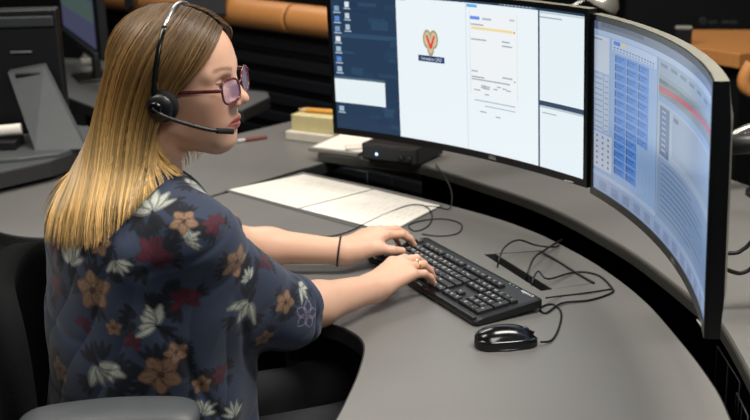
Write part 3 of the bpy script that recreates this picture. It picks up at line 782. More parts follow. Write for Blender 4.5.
# lamp head
q = aty(601, 2, 3.9)
lm_ = thing('desk_lamp', 'blurred silver lamp head above the gap between both monitors', 'lamp', (q[0], q[1], 0))
lathe('lamp_shade', [(.016, .055), (.04, .042), (.06, .012), (.064, -.014), (.061, -.017), (.054, .0), (.01, .024)], mat('polished_silver', '#d9d6cc', .25, metal=.6, var=.02), lm_, mtx=Matrix.Translation((0, 0, q[2])) @ Matrix.Rotation(.5, 4, 'Y'))
tube('lamp_stem', [(-.03, .0, q[2] + .02), (-.10, .02, q[2] - .02), (-.16, .03, .9), (-.16, .03, .02)], .008, M_MET, lm_, sides=8)
lathe('lamp_base', [(.11, 0), (.11, .015), (.03, .02)], M_BLK, lm_, mtx=Matrix.Translation((-.16, .03, 0)))
# rack with faint marks
rk, w_, h_ = pxbox('equipment_rack', 'tall black equipment rack with faint grey marks behind the wood desk', 'rack', 628, -60, 800, 52, 6.2, .5, M_BLK, down=0.)
box('panel_edge', (0, -.256, h_ * .66), (w_ * .98, .012, .02), M_DKG, rk, bevel=.003)
box('drawer_front', (0, -.255, h_ * .30), (w_ * .98, .012, h_ * .5), mat('drawer_black', '#191a1d', .4), rk, bevel=.004)
M_FAINT = mat('faint_grey_print', '#4a4d52', .5, var=.05)
def on_rack(x, y): p_ = aty(x, y, 6.2 - .012); return np.array(p_) - np.array(rk.location)
c0 = on_rack(703, 21); tube('emblem', [tuple(c0 + np.array([.014 * math.cos(t), -.0, .014 * math.sin(t)])) for t in np.linspace(0, 2 * math.pi, 14, endpoint=False)], .005, M_FAINT, rk, sides=5, closed=True)
for xa, xb in ((709, 713), (714, 717), (722, 729), (730, 737)):
    a_ = on_rack(xa, 22); b_ = on_rack(xb, 22); box('marking', tuple((a_ + b_) / 2), (b_[0] - a_[0], .003, .014), M_FAINT, rk, bevel=0)
for pts, lb in (([(724, 252), (735, 253), (745, 248), (762, 238)], 'upper black cable behind the right monitor edge'), ([(722, 262), (733, 272), (745, 272), (765, 262)], 'lower black cable behind the right monitor edge')):
    P = [tuple(aty(x, y, 2.02)) for x, y in pts]
    P[0] = (P[0][0] - .02, P[0][1], P[0][2]); q = P[-1]
    tag(tube('monitor_cable', P + [(q[0] + .05, q[1] + .02, TZ + .05), (q[0] + .07, q[1] + .05, TZ + .003)], .004, M_CABLE, None, sides=7, n=30), lb, 'cable')

# ------------------------------------------------------------------ the woman: signed-distance body, sampled to one surface
B0 = np.array([-.395, 1.925]); BA = 30 * D2R
Bf = np.array([math.cos(BA), math.sin(BA), 0]); Br = np.array([math.sin(BA), -math.cos(BA), 0]); Bz = np.array([0, 0, 1.])
def BP(a, b, z): return np.array([B0[0], B0[1], 0]) + Bf * a + Br * b + Bz * z
BAX = np.stack([Bf, Br, Bz], 1)
def rotm(yaw, pitch, roll):
    return np.array((Matrix.Rotation(yaw, 3, 'Z') @ Matrix.Rotation(pitch, 3, 'Y') @ Matrix.Rotation(roll, 3, 'X')))
HO = aty(179, 87, 1.93); HS = 1.005; HR = rotm(-14 * D2R, .045, .10)
def HP(p): return HO + HS * (HR @ np.asarray(p, float))
def to_head(P): return ((P - HO) @ HR) / HS

def cone(a, b, ra, rb, k=.02, op='u'):
    a = np.asarray(a, float); b = np.asarray(b, float)
    return dict(t='c', a=a, b=b, ra=ra, rb=rb, k=k, op=op, c=(a + b) / 2, r=np.linalg.norm(b - a) / 2 + max(ra, rb))
def ell(c, ax, rad, k=.02, op='u'):
    return dict(t='e', c=np.asarray(c, float), ax=np.asarray(ax, float), rad=np.asarray(rad, float), k=k, op=op, r=max(rad))
def hell(c, rad, k=.02, op='u', tilt=None):
    ax = HR if tilt is None else HR @ tilt
    return ell(HP(c), ax, np.array(rad) * HS, k * HS, op)
def hcone(a, b, ra, rb, k=.012, op='u'): return cone(HP(a), HP(b), ra * HS, rb * HS, k * HS, op)
def ev(P, prims):
    d = None
    for p in prims:
        if p['t'] == 'c':
            ba = p['b'] - p['a']; pa = P - p['a']; h = np.clip(pa @ ba / (ba @ ba + 1e-12), 0, 1)
            q = pa - h[:, None] * ba; x = np.sqrt(np.einsum('ij,ij->i', q, q)) - (p['ra'] + (p['rb'] - p['ra']) * h)
        else:
            q = (P - p['c']) @ p['ax'] / p['rad']; k0 = np.sqrt(np.einsum('ij,ij->i', q, q)); q2 = q / p['rad']
            k1 = np.sqrt(np.einsum('ij,ij->i', q2, q2)) + 1e-9; x = k0 * (k0 - 1) / k1
            x = np.where(k0 < .05, -min(p['rad']), x)
        if p['op'] == 'u':
            if d is None: d = x; continue
            k = p['k']; h = np.clip(.5 + .5 * (d - x) / k, 0, 1); d = d + (x - d) * h - k * h * (1 - h)
        else:
            if d is None: continue
            k = p['k']; x = -x; h = np.clip(.5 - .5 * (d - x) / k, 0, 1); d = d + (x - d) * h + k * h * (1 - h)
    return np.ones(len(P)) if d is None else d
def evc(P, prims, cell=.09, margin=.07):
    if len(P) == 0: return np.zeros(0)
    key = np.floor(P / cell).astype(np.int64) + 1000
    kk = key[:, 0] * 4000000 + key[:, 1] * 2000 + key[:, 2]
    order = np.argsort(kk, kind='stable'); ks = kk[order]
    st = np.flatnonzero(np.r_[True, ks[1:] != ks[:-1]]); en = np.r_[st[1:], len(ks)]
    out = np.ones(len(P)); C = np.array([p['c'] for p in prims]); R = np.array([p['r'] for p in prims])
    for a, b in zip(st, en):
        ii = order[a:b]; Q = P[ii]; cc = Q.mean(0); hd = np.sqrt(((Q - cc) ** 2).sum(1).max())
        sel = np.linalg.norm(C - cc, axis=1) - R - hd < margin
        if sel.any(): out[ii] = ev(Q, [prims[i] for i in np.flatnonzero(sel)])
    return out
def grad(P, prims, e=.0008):
    g = np.stack([evc(P + e * d, prims) - evc(P - e * d, prims) for d in np.eye(3)], 1)
    return g / (np.linalg.norm(g, axis=1)[:, None] + 1e-12)
def mesh_sdf(prims, h, B=8, keep=None):
    C = np.array([p['c'] for p in prims if p['op'] == 'u']); R = np.array([p['r'] for p in prims if p['op'] == 'u'])
    lo = (C - R[:, None]).min(0) - .03; hi = (C + R[:, None]).max(0) + .03
    bs = B * h; i0 = np.floor(lo / bs).astype(int); i1 = np.ceil(hi / bs).astype(int)
    G = np.stack(np.meshgrid(*[np.arange(a, b) for a, b in zip(i0, i1)], indexing='ij'), -1).reshape(-1, 3)
    dc = evc((G + .5) * bs, prims, cell=.16)
    G = G[np.abs(dc) < bs * .87 * 1.35]
    off = np.stack(np.meshgrid(*[np.arange(B + 1)] * 3, indexing='ij'), -1).reshape(-1, 3)
    gi = (G[:, None] * B + off[None])
    S = evc(gi.reshape(-1, 3) * h, prims).reshape(len(G), B + 1, B + 1, B + 1)
    neg = S < 0
    ORG = i0 * B - 4; DIM = (i1 - i0) * B + 16
    def key(c): c = c - ORG; return (c[..., 0].astype(np.int64) * DIM[1] + c[..., 1]) * DIM[2] + c[..., 2]
    cnt = sum(neg[:, a:a + B, b:b + B, c:c + B].astype(np.int8) for a in (0, 1) for b in (0, 1) for c in (0, 1))
    bi, x, y, z = np.nonzero((cnt > 0) & (cnt < 8))
    cell = G[bi] * B + np.stack([x, y, z], 1)
    acc = np.zeros((len(bi), 3)); num = np.zeros(len(bi))
    for ax in range(3):
        for u in (0, 1):
            for v in (0, 1):
                o = [0, 0, 0]; o[(ax + 1) % 3] = u; o[(ax + 2) % 3] = v; e = list(o); e[ax] = 1
                s0 = S[bi, x + o[0], y + o[1], z + o[2]]; s1 = S[bi, x + e[0], y + e[1], z + e[2]]
                cr = (s0 < 0) != (s1 < 0); t = np.where(cr, s0 / np.where(cr, s0 - s1, 1), 0)
                p = np.tile(np.array(o, float), (len(bi), 1)); p[:, ax] = t
                acc[cr] += p[cr]; num += cr
    V = (cell + acc / num[:, None]) * h
    ck = key(cell); od = np.argsort(ck); cks = ck[od]
    quads = []
    for ax in range(3):
        b_, c_ = (ax + 1) % 3, (ax + 2) % 3
        sl0 = [slice(0, B)] * 3; sl1 = list(sl0); sl1[ax] = slice(1, B + 1)
        n0 = neg[(slice(None), *sl0)]; n1 = neg[(slice(None), *sl1)]
        bi, x, y, z = np.nonzero(n0 != n1)
        g = G[bi] * B + np.stack([x, y, z], 1); flip = ~n0[bi, x, y, z]
        ids = []
        ok = np.ones(len(g), bool)
        for db, dcq in ((0, 0), (-1, 0), (-1, -1), (0, -1)):
            q = g.copy(); q[:, b_] += db; q[:, c_] += dcq
            k = key(q); j = np.searchsorted(cks, k); j = np.clip(j, 0, len(cks) - 1); ok &= cks[j] == k; ids.append(od[j])
        q = np.stack(ids, 1)[ok]; fl = flip[ok]
        q[fl] = q[fl][:, ::-1]
        quads.append(q)
    Q = np.concatenate(quads)
    for _ in range(2):
        d = evc(V, prims); g = grad(V, prims); V = V - g * np.clip(d, -h, h)[:, None]
    return V, Q
def np_mesh(name, V, Q, parent, m, smooth=True):
    me = bpy.data.meshes.new(name)
    me.vertices.add(len(V)); me.vertices.foreach_set('co', np.ascontiguousarray(V, np.float32).ravel())
    n, k = Q.shape
    me.loops.add(n * k); me.loops.foreach_set('vertex_index', np.ascontiguousarray(Q, np.int32).ravel())
    me.polygons.add(n); me.polygons.foreach_set('loop_start', np.arange(0, n * k, k, dtype=np.int32))
    me.polygons.foreach_set('use_smooth', np.ones(n, bool))
    me.update(calc_edges=True); me.validate()
    return link(name, me, parent, m)

# --- joints
NB = BP(-.01, 0, 1.065)
SR = BP(.03, .165, 1.025); SL = BP(.045, -.165, 1.03)
ER = np.array([-.165, 1.945, .815]); EL = np.array([-.315, 2.375, .805])
WR = atz(373, 288, .786); WL = atz(345, 251.5, .786)
body = []
body += [ell(BP(0, 0, .93), BAX, (.105, .15, .17)), ell(BP(.02, 0, .75), BAX, (.11, .15, .18), .06), ell(BP(0, 0, .58), BAX, (.13, .18, .13), .06)]
body += [cone(NB - Bz * .02, SR - Bz * .035, .045, .035, .05), cone(NB - Bz * .02, SL - Bz * .035, .045, .035, .05)]
body += [cone(SR - Bz * .035 - Bf * .012, ER, .040, .040, .04), cone(ER, lerp(ER, WR, .35), .042, .040, .02), cone(lerp(ER, WR, .35), WR, .040, .0265, .02)]
body += [cone(SL - Bz * .035, EL, .040, .040, .04), cone(EL, lerp(EL, WL, .35), .042, .038, .02), cone(lerp(EL, WL, .35), WL, .038, .0260, .02)]
for sgn in (1, -1):
    hip = BP(.02, .10 * sgn, .53); kn = BP(.37, .10 * sgn, .53); an = BP(.33, .11 * sgn, .10); toe = BP(.48, .12 * sgn, .05)
    body += [cone(hip, kn, .085, .058, .04), cone(kn, an, .056, .036, .03), cone(an - Bz * .04, toe, .035, .025, .02)]
# --- hands
def hand(W, tgt, thumb_dir_sign, pitch_up, curls, spread, sc=1.04):
    F = np.array([tgt[0] - W[0], tgt[1] - W[1], 0.]); F /= np.linalg.norm(F)
    R_h = np.array([F[1], -F[0], 0]); T = R_h * thumb_dir_sign       # toward the thumb
    U_ = np.array([0, 0, 1.])
    Fp = F * math.cos(pitch_up) + U_ * math.sin(pitch_up)
    pr = []; info = {}
    mcp = {'index': (.026, .088, .003), 'middle': (.006, .091, .006), 'ring': (-.014, .086, .003), 'pinky': (-.032, .077, -.003)}
    seg = {'index': (.043, .026, .021), 'middle': (.047, .029, .022), 'ring': (.044, .027, .022), 'pinky': (.034, .021, .019)}
    rad = {'index': (.0098, .0086, .0078, .0066), 'middle': (.0100, .0088, .0079, .0067), 'ring': (.0095, .0083, .0074, .0063), 'pinky': (.0086, .0074, .0066, .0057)}
    pr.append(cone(W, W + Fp * .03 * sc, .0262, .021, .02))
    for n, (l, a, u) in mcp.items():
        P0 = W + Fp * .014 + T * l * .55 * sc
        P1 = W + (Fp * a + T * l + U_ * u) * sc
        pr.append(cone(P0, P1, .0165 * sc, .0118 * sc, .014))
        ang = -pitch_up * 0 + 0.; P = P1; sp = spread * (l / .03)
        D0 = F * math.cos(sp) + T * math.sin(sp)
        c = curls[n]; tot = 0; js = [P1]
        for i in range(3):
            tot += c[i]; D = D0 * math.cos(tot) - U_ * math.sin(tot)
            Pn = P + D * seg[n][i] * sc
            pr.append(cone(P, Pn, rad[n][i] * sc, rad[n][i + 1] * sc, .007 if i == 0 else .003))
            P = Pn; js.append(P)
        info[n] = js
    pr.append(cone(W + (Fp * .022 + T * .016 - U_ * .008) * sc, W + (Fp * .062 + T * .034 - U_ * .012) * sc, .017 * sc, .013 * sc, .014))
    tb = W + (Fp * .058 + T * .034 - U_ * .010) * sc
    D = F * .80 + T * .50 - U_ * .22; D /= np.linalg.norm(D); t1 = tb + D * .032 * sc
    D = F * .95 + T * .10 - U_ * .25; D /= np.linalg.norm(D); t2 = t1 + D * .027 * sc
    pr += [cone(tb, t1, .0118 * sc, .0096 * sc, .008), cone(t1, t2, .0097 * sc, .0078 * sc, .004)]
    info['thumb'] = [tb, t1, t2]; info['F'] = F; info['T'] = T
    return pr, info
curR = {'index': (.10, .50, .42), 'middle': (.12, .52, .42), 'ring': (.16, .52, .40), 'pinky': (.22, .42, .35)}
curL = {'index': (.16, .42, .40), 'middle': (.14, .46, .42), 'ring': (.14, .50, .42), 'pinky': (.18, .42, .36)}
hR, iR = hand(WR, atz(440, 262, .78), -1, .20, curR, .10)
hL, iL = hand(WL, atz(412, 234, .78), 1, .20, curL, .10)
body += hR + hL
# --- neck and head (local: x forward, y left, z up, origin between the ear canals)
body += [cone(HP((-.018, 0, -.02)), NB + Bf * .0, .053 * HS, .062, .03)]
body += [hell((-.008, 0, .045), (.097, .075, .083), .02), hell((.03, 0, .035), (.062, .064, .075), .03)]
body += [hell((.040, 0, -.02), (.050, .053, .060), .03)]
for s in (1, -1):
    body += [hell((.050, .036 * s, -.008), (.032, .026, .032), .02)]                       # cheekbone
    body += [hcone((.002, .052 * s, -.052), (.064, .014 * s, -.088), .016, .015, .026)]         # jaw
    body += [hell((.055, .030 * s, -.045), (.028, .024, .032), .02)]                       # lower cheek
    body += [hcone((.083, .010 * s, .040), (.070, .044 * s, .036), .011, .010, .014)]           # brow
body += [hell((.032, 0, -.076), (.042, .038, .026), .025)]
body += [hell((.070, 0, -.083), (.022, .020, .018), .022)]                                  # chin
body += [hell((.076, 0, -.048), (.020, .026, .026), .02)]                                   # muzzle
for s in (1, -1): body += [hell((.099, .0315 * s, .018), (.019, .0175, .0130), .010, 's')]  # sockets
for s in (1, -1):
    body += [hell((.0745, .0315 * s, .018), (.0138, .0150, .0138), .004)]                     # lids
    body += [hell((.0905, .0320 * s, .0165), (.0100, .0125, .0042), .002, 's')]               # opening
    body += [hell((.0735, .0315 * s, .018), (.0128, .0128, .0128), .0008)]                    # eyeball
body += [hcone((.088, 0, .028), (.108, 0, -.008), .0075, .0088, .010), hell((.1105, 0, -.0125), (.0105, .0100, .0092), .007)]
for s in (1, -1):
    body += [hell((.100, .0115 * s, -.0175), (.0105, .0070, .0075), .006), hell((.108, .0062 * s, -.0225), (.0045, .0030, .0030), .003, 's')]
for s in (1, -1):
    body += [hcone((.0985, .003 * s, -.0445), (.0845, .0225 * s, -.0515), .0058, .0030, .005)]
    body += [hcone((.0960, .002 * s, -.0555), (.0845, .0205 * s, -.0525), .0066, .0030, .005)]
body += [hcone((.1045, .0, -.0502), (.0880, .024, -.0520), .0012, .0008, .002, 's'), hcone((.1045, .0, -.0502), (.0880, -.024, -.0520), .0012, .0008, .002, 's')]
for s in (1, -1):                                                                           # ears
    body += [hell((-.008, .0765 * s, .002), (.017, .007, .030), .006), hell((-.004, .083 * s, .004), (.009, .005, .018), .004, 's')]

woman = thing('person', 'woman in a navy floral blouse wearing glasses and headset, typing on the keyboard', 'person', (B0[0], B0[1], 0))
WI = -np.array([B0[0], B0[1], 0])
V, Q = mesh_sdf(body, .0025)
L = to_head(V)
def sm(a, b, x): t = np.clip((x - a) / (b - a), 0, 1); return t * t * (3 - 2 * t)
skin = np.array(hexc('#d3a88f')); pink = np.array(hexc('#c98068')); lip = np.array(hexc('#b0605c')); brow = np.array(hexc('#5b4030'))
C = np.tile(skin, (len(V), 1))
def blend(mask, col): 
    global C
    C = C * (1 - mask[:, None]) + np.asarray(col) * mask[:, None]
face = (np.abs(L) < .16).all(1)
for s in (1, -1):
    blend(.40 * face * np.exp(-(((L - [.066, .040 * s, -.025]) / [.04, .022, .022]) ** 2).sum(1)), pink)
blend(.35 * face * np.exp(-(((L - [.112, 0, -.014]) / [.014, .014, .012]) ** 2).sum(1)), pink)
lipm = face * sm(.0035, .0015, np.abs(L[:, 2] + .0502 + .010 * (np.abs(L[:, 1]) / .022) ** 2 * .3) - .0062 + .0075 * (np.abs(L[:, 1]) / .024) ** 2) * sm(.078, .084, L[:, 0])
blend(np.clip(lipm, 0, 1) * (np.abs(L[:, 1]) < .026), lip)
for s in (1, -1):
    y = L[:, 1] * s; zc = .040 + .006 * np.sin(np.clip((y - .012) / .038, 0, 1) * 2.4)
    blend(.6 * face * sm(.0045, .0018, np.abs(L[:, 2] - zc)) * sm(.008, .014, y) * sm(.054, .046, y) * (L[:, 0] > .05), brow)
    ec = np.array([.0735, .0315 * s, .018]); dv = L - ec; r = np.linalg.norm(dv, axis=1)
    eye = (r < .01325) & (dv[:, 0] > .004) & (np.abs(dv[:, 2] + .0010) < .0046)
    C[eye] = hexc('#d8d2cc')
    off = np.hypot(dv[:, 1], dv[:, 2] + .001)
    C[eye & (off < .0062)] = hexc('#4a3a2c'); C[eye & (off < .0028)] = hexc('#0a0808')
    lash = (r < .0165) & (dv[:, 0] > .004) & (np.abs(dv[:, 2] - .0040 + .02 * 0) < .0013); C[lash & face] = hexc('#3a2520')
for js in list(iR.values()) + list(iL.values()):
    if isinstance(js, list):
        for j in js[1:]: blend(.22 * np.exp(-((V - j) ** 2).sum(1) / .012 ** 2), pink)
        tip = js[-1]; dirn = (js[-1] - js[-2]) / np.linalg.norm(js[-1] - js[-2]); upn = np.array([0, 0, 1.]) - dirn * dirn[2]; upn /= np.linalg.norm(upn)
        nc = tip + upn * .0065; blend(.6 * (np.linalg.norm(V - nc, axis=1) < .0062), hexc('#e0b0a0'))
MSK = attr_mat('skin', .46, sss=.12, spec=.4, bump=.06, bscale=500)
ob = np_mesh('body', V + WI, Q, woman, MSK); set_col(ob.data, C)
print('body', len(V))

# --- blouse
CU = lerp(ER, WR, .14); CUL = lerp(EL, WL, .04)
bl = [ell(BP(-.01, 0, .92), BAX, (.150, .190, .185)), ell(BP(-.05, 0, .995), BAX, (.100, .160, .090), .06),
      ell(BP(-.005, 0, .76), BAX, (.180, .190, .20), .08), ell(BP(-.015, 0, .58), BAX, (.185, .205, .17), .08)]
bl += [cone(NB - Bz * .012, SR - Bz * .012, .058, .058, .05), cone(NB - Bz * .012, SL - Bz * .012, .058, .058, .05)]
bl += [cone(SR - Bz * .016 - Bf * .012, ER, .056, .057, .05), cone(ER, CU, .056, .052, .03), cone(CU, lerp(ER, WR, .5), .052, .052, .02)]
bl += [cone(BP(.05, .10, .88), lerp(ER, CU, .0) + Bz * .006, .092, .040, .06)]          # batwing drape
bl += [cone(SL - Bz * .02, EL, .056, .052, .05), cone(EL, CUL, .052, .050, .03), cone(CUL, lerp(EL, WL, .4), .05, .05, .02)]
bl += [cone(BP(.03, -.10, .86), lerp(SL, EL, .85), .08, .042, .06)]
V, Q = mesh_sdf(bl, .0024)
N = grad(V, bl)
# folds
fR_ = (WR - ER) / np.linalg.norm(WR - ER)
def wav(P, d, f, ph): return np.sin(P @ np.asarray(d) * f + ph)
wp_ = V + .02 * np.stack([wav(V, (3, 1, 2), 5, 0), wav(V, (-1, 3, 1), 5, 1), wav(V, (1, 2, -3), 5, 2)], 1)
arm_ax = (CU - SR) / np.linalg.norm(CU - SR)
tt = np.clip((V - SR) @ arm_ax / np.linalg.norm(CU - SR), 0, 1); armm = np.exp(-(np.linalg.norm(V - (SR + tt[:, None] * (CU - SR)), axis=1) / .10) ** 2)
side_ax = np.cross(arm_ax, [0, 0, 1.]); side_ax /= np.linalg.norm(side_ax); dn = np.cross(arm_ax, side_ax)
f1 = np.abs(wav(wp_, Br * .6 + Bf * .7 + Bz * -.35, 55, .4)) ** .7
f2 = .6 + .6 * wav(wp_, dn + .30 * arm_ax, 85, 1.1) * (.5 + .5 * wav(wp_, arm_ax, 14, .5))
f3 = wav(wp_, (.4, .3, 1.0), 38, .3) * wav(wp_, (1, -.6, .2), 21, 2)
disp = .0034 * (f1 - .6) * (1 - armm) + .0040 * (f2 - .6) * armm + .0022 * f3
def crease(d, f, ph, w_): return np.exp(-(wav(wp_, d, f, ph) / w_) ** 2)
msk = np.clip(.5 + .9 * wav(V, (1.3, -.8, 1.1), 9, .7), 0, 1); msk2 = np.clip(.5 + .9 * wav(V, (-.6, 1.2, 1.4), 11, 2.1), 0, 1)
disp += -.0040 * msk * crease(Bz * .8 - Bf * .5 + Br * .35, 34, .2, .26) - .0034 * msk2 * crease(Bz * .45 + Bf * .7 - Br * .5, 30, 1.3, .24)
disp += -.0040 * np.exp(-((V @ fR_ - CU @ fR_ + .020) / .0035) ** 2) * (np.linalg.norm(V - CU, axis=1) < .08)
low = sm(.80, .60, V[:, 2])
disp += .005 * low * np.sin(np.arctan2((V - BP(0, 0, 0)) @ Br, (V - BP(0, 0, 0)) @ Bf) * 11 + V[:, 2] * 9)
V = V + N * disp[:, None]
# cut field (>0 is removed): neck opening, cuffs, hem
fR = (WR - ER) / np.linalg.norm(WR - ER); fL = (WL - EL) / np.linalg.norm(WL - EL)
NC = NB + Bz * .035 + Bf * .015
def cutf(P):
    g = .084 - np.linalg.norm((P - NC) * [1, 1, .8], axis=1)
    for c_, f_ in ((CU, fR), (CUL, fL)):
        al = (P - c_) @ f_; ra_ = np.linalg.norm(P - c_ - al[:, None] * f_, axis=1)
        g = np.maximum(g, np.where((ra_ < .078) & (al < .2), al, -1))
    return np.maximum(g, .50 - P[:, 2])
g = cutf(V); kq = (g[Q] <= 0).any(1); Q = Q[kq]
mv = g > 0
e = .0005; gg = np.stack([cutf(V[mv] + e * d) - cutf(V[mv] - e * d) for d in np.eye(3)], 1) / (2 * e)
V[mv] = V[mv] - gg * (g[mv] / ((gg ** 2).sum(1) + 1e-9))[:, None] * (g[mv] < .01)[:, None]
us = np.unique(Q); rm_ = np.full(len(V), -1); rm_[us] = np.arange(len(us)); V = V[us]; N = N[us]; Q = rm_[Q]
# flower print
base = np.array(hexc('#2d374c')); C = np.tile(base, (len(V), 1))
blend(np.clip(.5 + .5 * wav(V, (1, 2, 1.5), 18, 0) * wav(V, (-2, 1, 1), 15, 1), 0, 1) * .35, hexc('#252e40'))
camd = V - CAM; zc = camd @ FW; PX = np.stack([375 + F_PX * (camd @ RT) / zc, 210 - F_PX * (camd @ UP) / zc], 1)
facing = (N * camd).sum(1) < 0
def pick(x, y):
    d2 = np.where(facing, (PX[:, 0] - x) ** 2 + (PX[:, 1] - y) ** 2, 1e9); c_ = np.flatnonzero(d2 < max(9, d2.min() + 2))
    return c_[np.argmin(zc[c_])]
def local(i, R, ang):
    c_ = V[i]; n_ = N[i]; idx = np.flatnonzero(((V - c_) ** 2).sum(1) < (R * 1.9) ** 2); idx = idx[(N[idx] @ n_) > .1]
    t = UP - n_ * (UP @ n_); 
    if np.linalg.norm(t) < .2: t = RT - n_ * (RT @ n_)
    t /= np.linalg.norm(t); b = np.cross(t, n_); d = V[idx] - c_
    u = d @ b; v = d @ t; ca, sa = math.cos(ang), math.sin(ang)
    return idx, (u * ca + v * sa) / R, (-u * sa + v * ca) / R
def put(idx, mask, col):
    mask = np.clip(mask, 0, 1)[:, None]; C[idx] = C[idx] * (1 - mask) + np.asarray(col) * mask
def petal(u, v, ang, r0, r1, wd):
    ca, sa = math.cos(ang), math.sin(ang); x = u * ca + v * sa; y = -u * sa + v * ca
    t = np.clip((x - r0) / (r1 - r0), 0, 1); hw = wd * np.sin(np.pi * np.clip(t, 0, 1) ** .8) ** .7
    m_ = sm(.06, -.02, np.abs(y) - hw) * (x > r0) * (x < r1)
    edge = m_ * sm(-.10, -.03, np.abs(y) - hw); vein = m_ * (np.abs(np.sin(y / (wd + 1e-6) * 5)) < .28)
    return m_, edge, vein
INK = np.array(hexc('#10141f'))
def leaves(i, R, r_):
    ang = r_.uniform(0, 6.28); idx, u, v = local(i, R * 1.15, ang)
    for k in range(r_.randint(5, 8)):
        a = r_.uniform(0, 6.28)
        for q in (-.5, 0, .5):
            m_, e_, w_ = petal(u - math.cos(a) * .55, v - math.sin(a) * .55, a + q, 0, .75, .10); put(idx, m_ * .92, INK)
def flower(i, R, kind, ang, r_):
    idx, u, v = local(i, R, ang); r = np.hypot(u, v); th = np.arctan2(v, u)
    if kind == 't':
        col = np.array(hexc('#836752')) * r_.uniform(.85, 1.1)
        for k in range(5):
            m_, e_, ve = petal(u, v, k * 1.2566 + r_.uniform(-.1, .1), .05, r_.uniform(.9, 1.05), .36)
            put(idx, m_, col); put(idx, ve * .35, INK); put(idx, e_ * .55, INK)
        put(idx, sm(.22, .12, r), hexc('#4a2f2c')); put(idx, (r < .45) * (np.abs(np.sin(th * 6)) < .18) * .6, INK)
    elif kind == 'w':
        col = np.array(hexc('#b4b9b0')) * r_.uniform(.82, 1.05)
        for k, a in enumerate((-1.15, -.7, -.25, .2, .65, 1.1)):
            m_, e_, ve = petal(u + .45, v, a * .95 + r_.uniform(-.2, .2), .05, r_.uniform(.85, 1.5), r_.uniform(.15, .26))
            put(idx, m_, col * r_.uniform(.8, 1.05)); put(idx, e_ * .65, INK); put(idx, ve * .3, INK)
        m_, e_, ve = petal(u + 1.15, v, 0, 0, .8, .1); put(idx, m_, INK)
    elif kind == 'r':
        col = np.array(hexc('#501a2c')) * r_.uniform(.75, 1.05)
        for k, a in enumerate((-1.6, -.9, -.3, .3, .9, 1.6, 2.6)):
            m_, e_, ve = petal(u, v, a + r_.uniform(-.2, .2), 0, r_.uniform(.75, 1.1), .24)
            put(idx, m_, col * r_.uniform(.7, 1.15)); put(idx, e_ * .35, INK); put(idx, ve * .4, INK)
    elif kind == 'l':
        col = np.array(hexc('#8c7f96'))
        for k in range(5):
            m_, e_, ve = petal(u, v, k * 1.2566, .05, 1., .34); put(idx, e_ * .8, col); put(idx, ve * .4, INK)
FL = [(68, 256, 21, 'w', 1.3), (150, 201, 24, 'w', 1.9), (197, 183, 19, 'w', -.6), (116, 268, 13, 'w', -1.4), (150, 323, 21, 'w', 2.5), (247, 312, 21, 'w', -1.9),
      (102, 377, 24, 'w', -1.2), (192, 238, 13, 'w', .4), (250, 277, 12, 'w', 2.2), (305, 287, 12, 'w', -.5), (207, 409, 14, 'w', 1.), (237, 412, 13, 'w', 1.8),
      (91, 293, 23, 't', .3), (161, 378, 24, 't', .9), (97, 243, 13, 't', .1), (179, 353, 13, 't', .7), (240, 262, 19, 't', .2), (288, 301, 14, 't', 0.), (266, 340, 12, 't', .5),
      (204, 386, 12, 't', .4), (185, 219, 15, 't', 1.), (57, 370, 16, 't', .3), (310, 314, 15, 'l', .2), (112, 330, 10, 't', .3),
      (150, 257, 23, 'r', .5), (186, 302, 18, 'r', 1.1), (53, 287, 17, 'r', .2), (218, 222, 15, 'r', 2.), (268, 262, 14, 'r', .6), (80, 325, 11, 'r', .4), (52, 252, 12, 'r', .4), (130, 345, 11, 'r', .9), (225, 375, 13, 'r', 2.4)]
fr = random.Random(5); specs = []
for (x, y, rp, kd, an) in FL:
    i = pick(x, y); specs.append((i, rp / F_PX * zc[i], kd, an))
cs = [V[s_[0]] for s_ in specs]
for _ in range(900):
    i = fr.randrange(len(V))
    if facing[i] and 35 < PX[i, 0] < 325 and 170 < PX[i, 1] < 420: continue
    if min(np.linalg.norm(V[i] - c_) for c_ in cs) > .075:
        specs.append((i, fr.uniform(.022, .038), fr.choice('wtrt'), fr.uniform(0, 6.28))); cs.append(V[i])
for i, R, kd, an in specs:
    if R > .018 and kd != 'l': leaves(i, R, fr)
for i, R, kd, an in specs: flower(i, R, kd, an, fr)
MCL = attr_mat('printed_viscose', .75, spec=.25, sheen=.15, bump=.12, bscale=900)
ob = np_mesh('blouse', V + WI, Q, woman, MCL); set_col(ob.data, C)
BL_V, BL_Q = V, Q
print('blouse', len(V))
# --- trousers and shoes
tr = [ell(BP(-.01, 0, .56), BAX, (.150, .190, .13))]
sh = []
for sgn in (1, -1):
    hip = BP(.02, .10 * sgn, .53); kn = BP(.37, .10 * sgn, .53); an = BP(.33, .11 * sgn, .12); toe = BP(.50, .12 * sgn, .045)
    tr += [cone(hip, kn, .100, .070, .05), cone(kn, an, .068, .058, .03)]
V, Q = mesh_sdf(tr, .007, B=6)
np_mesh('trousers', V + WI, Q, woman, mat('black_trousers', '#15171c', .85, var=.08, scale=80))
for sgn in (1, -1):
    an = BP(.31, .11 * sgn, .055); toe = BP(.50, .12 * sgn, .040)
    V, Q = mesh_sdf([cone(an - Bf * .03, toe, .048, .036, .02), cone(an, an + Bz * .05, .048, .048, .03)], .006, B=6)
    V[:, 2] = np.maximum(V[:, 2], .002)
    np_mesh('shoe', V + WI, Q, woman, M_BLK)

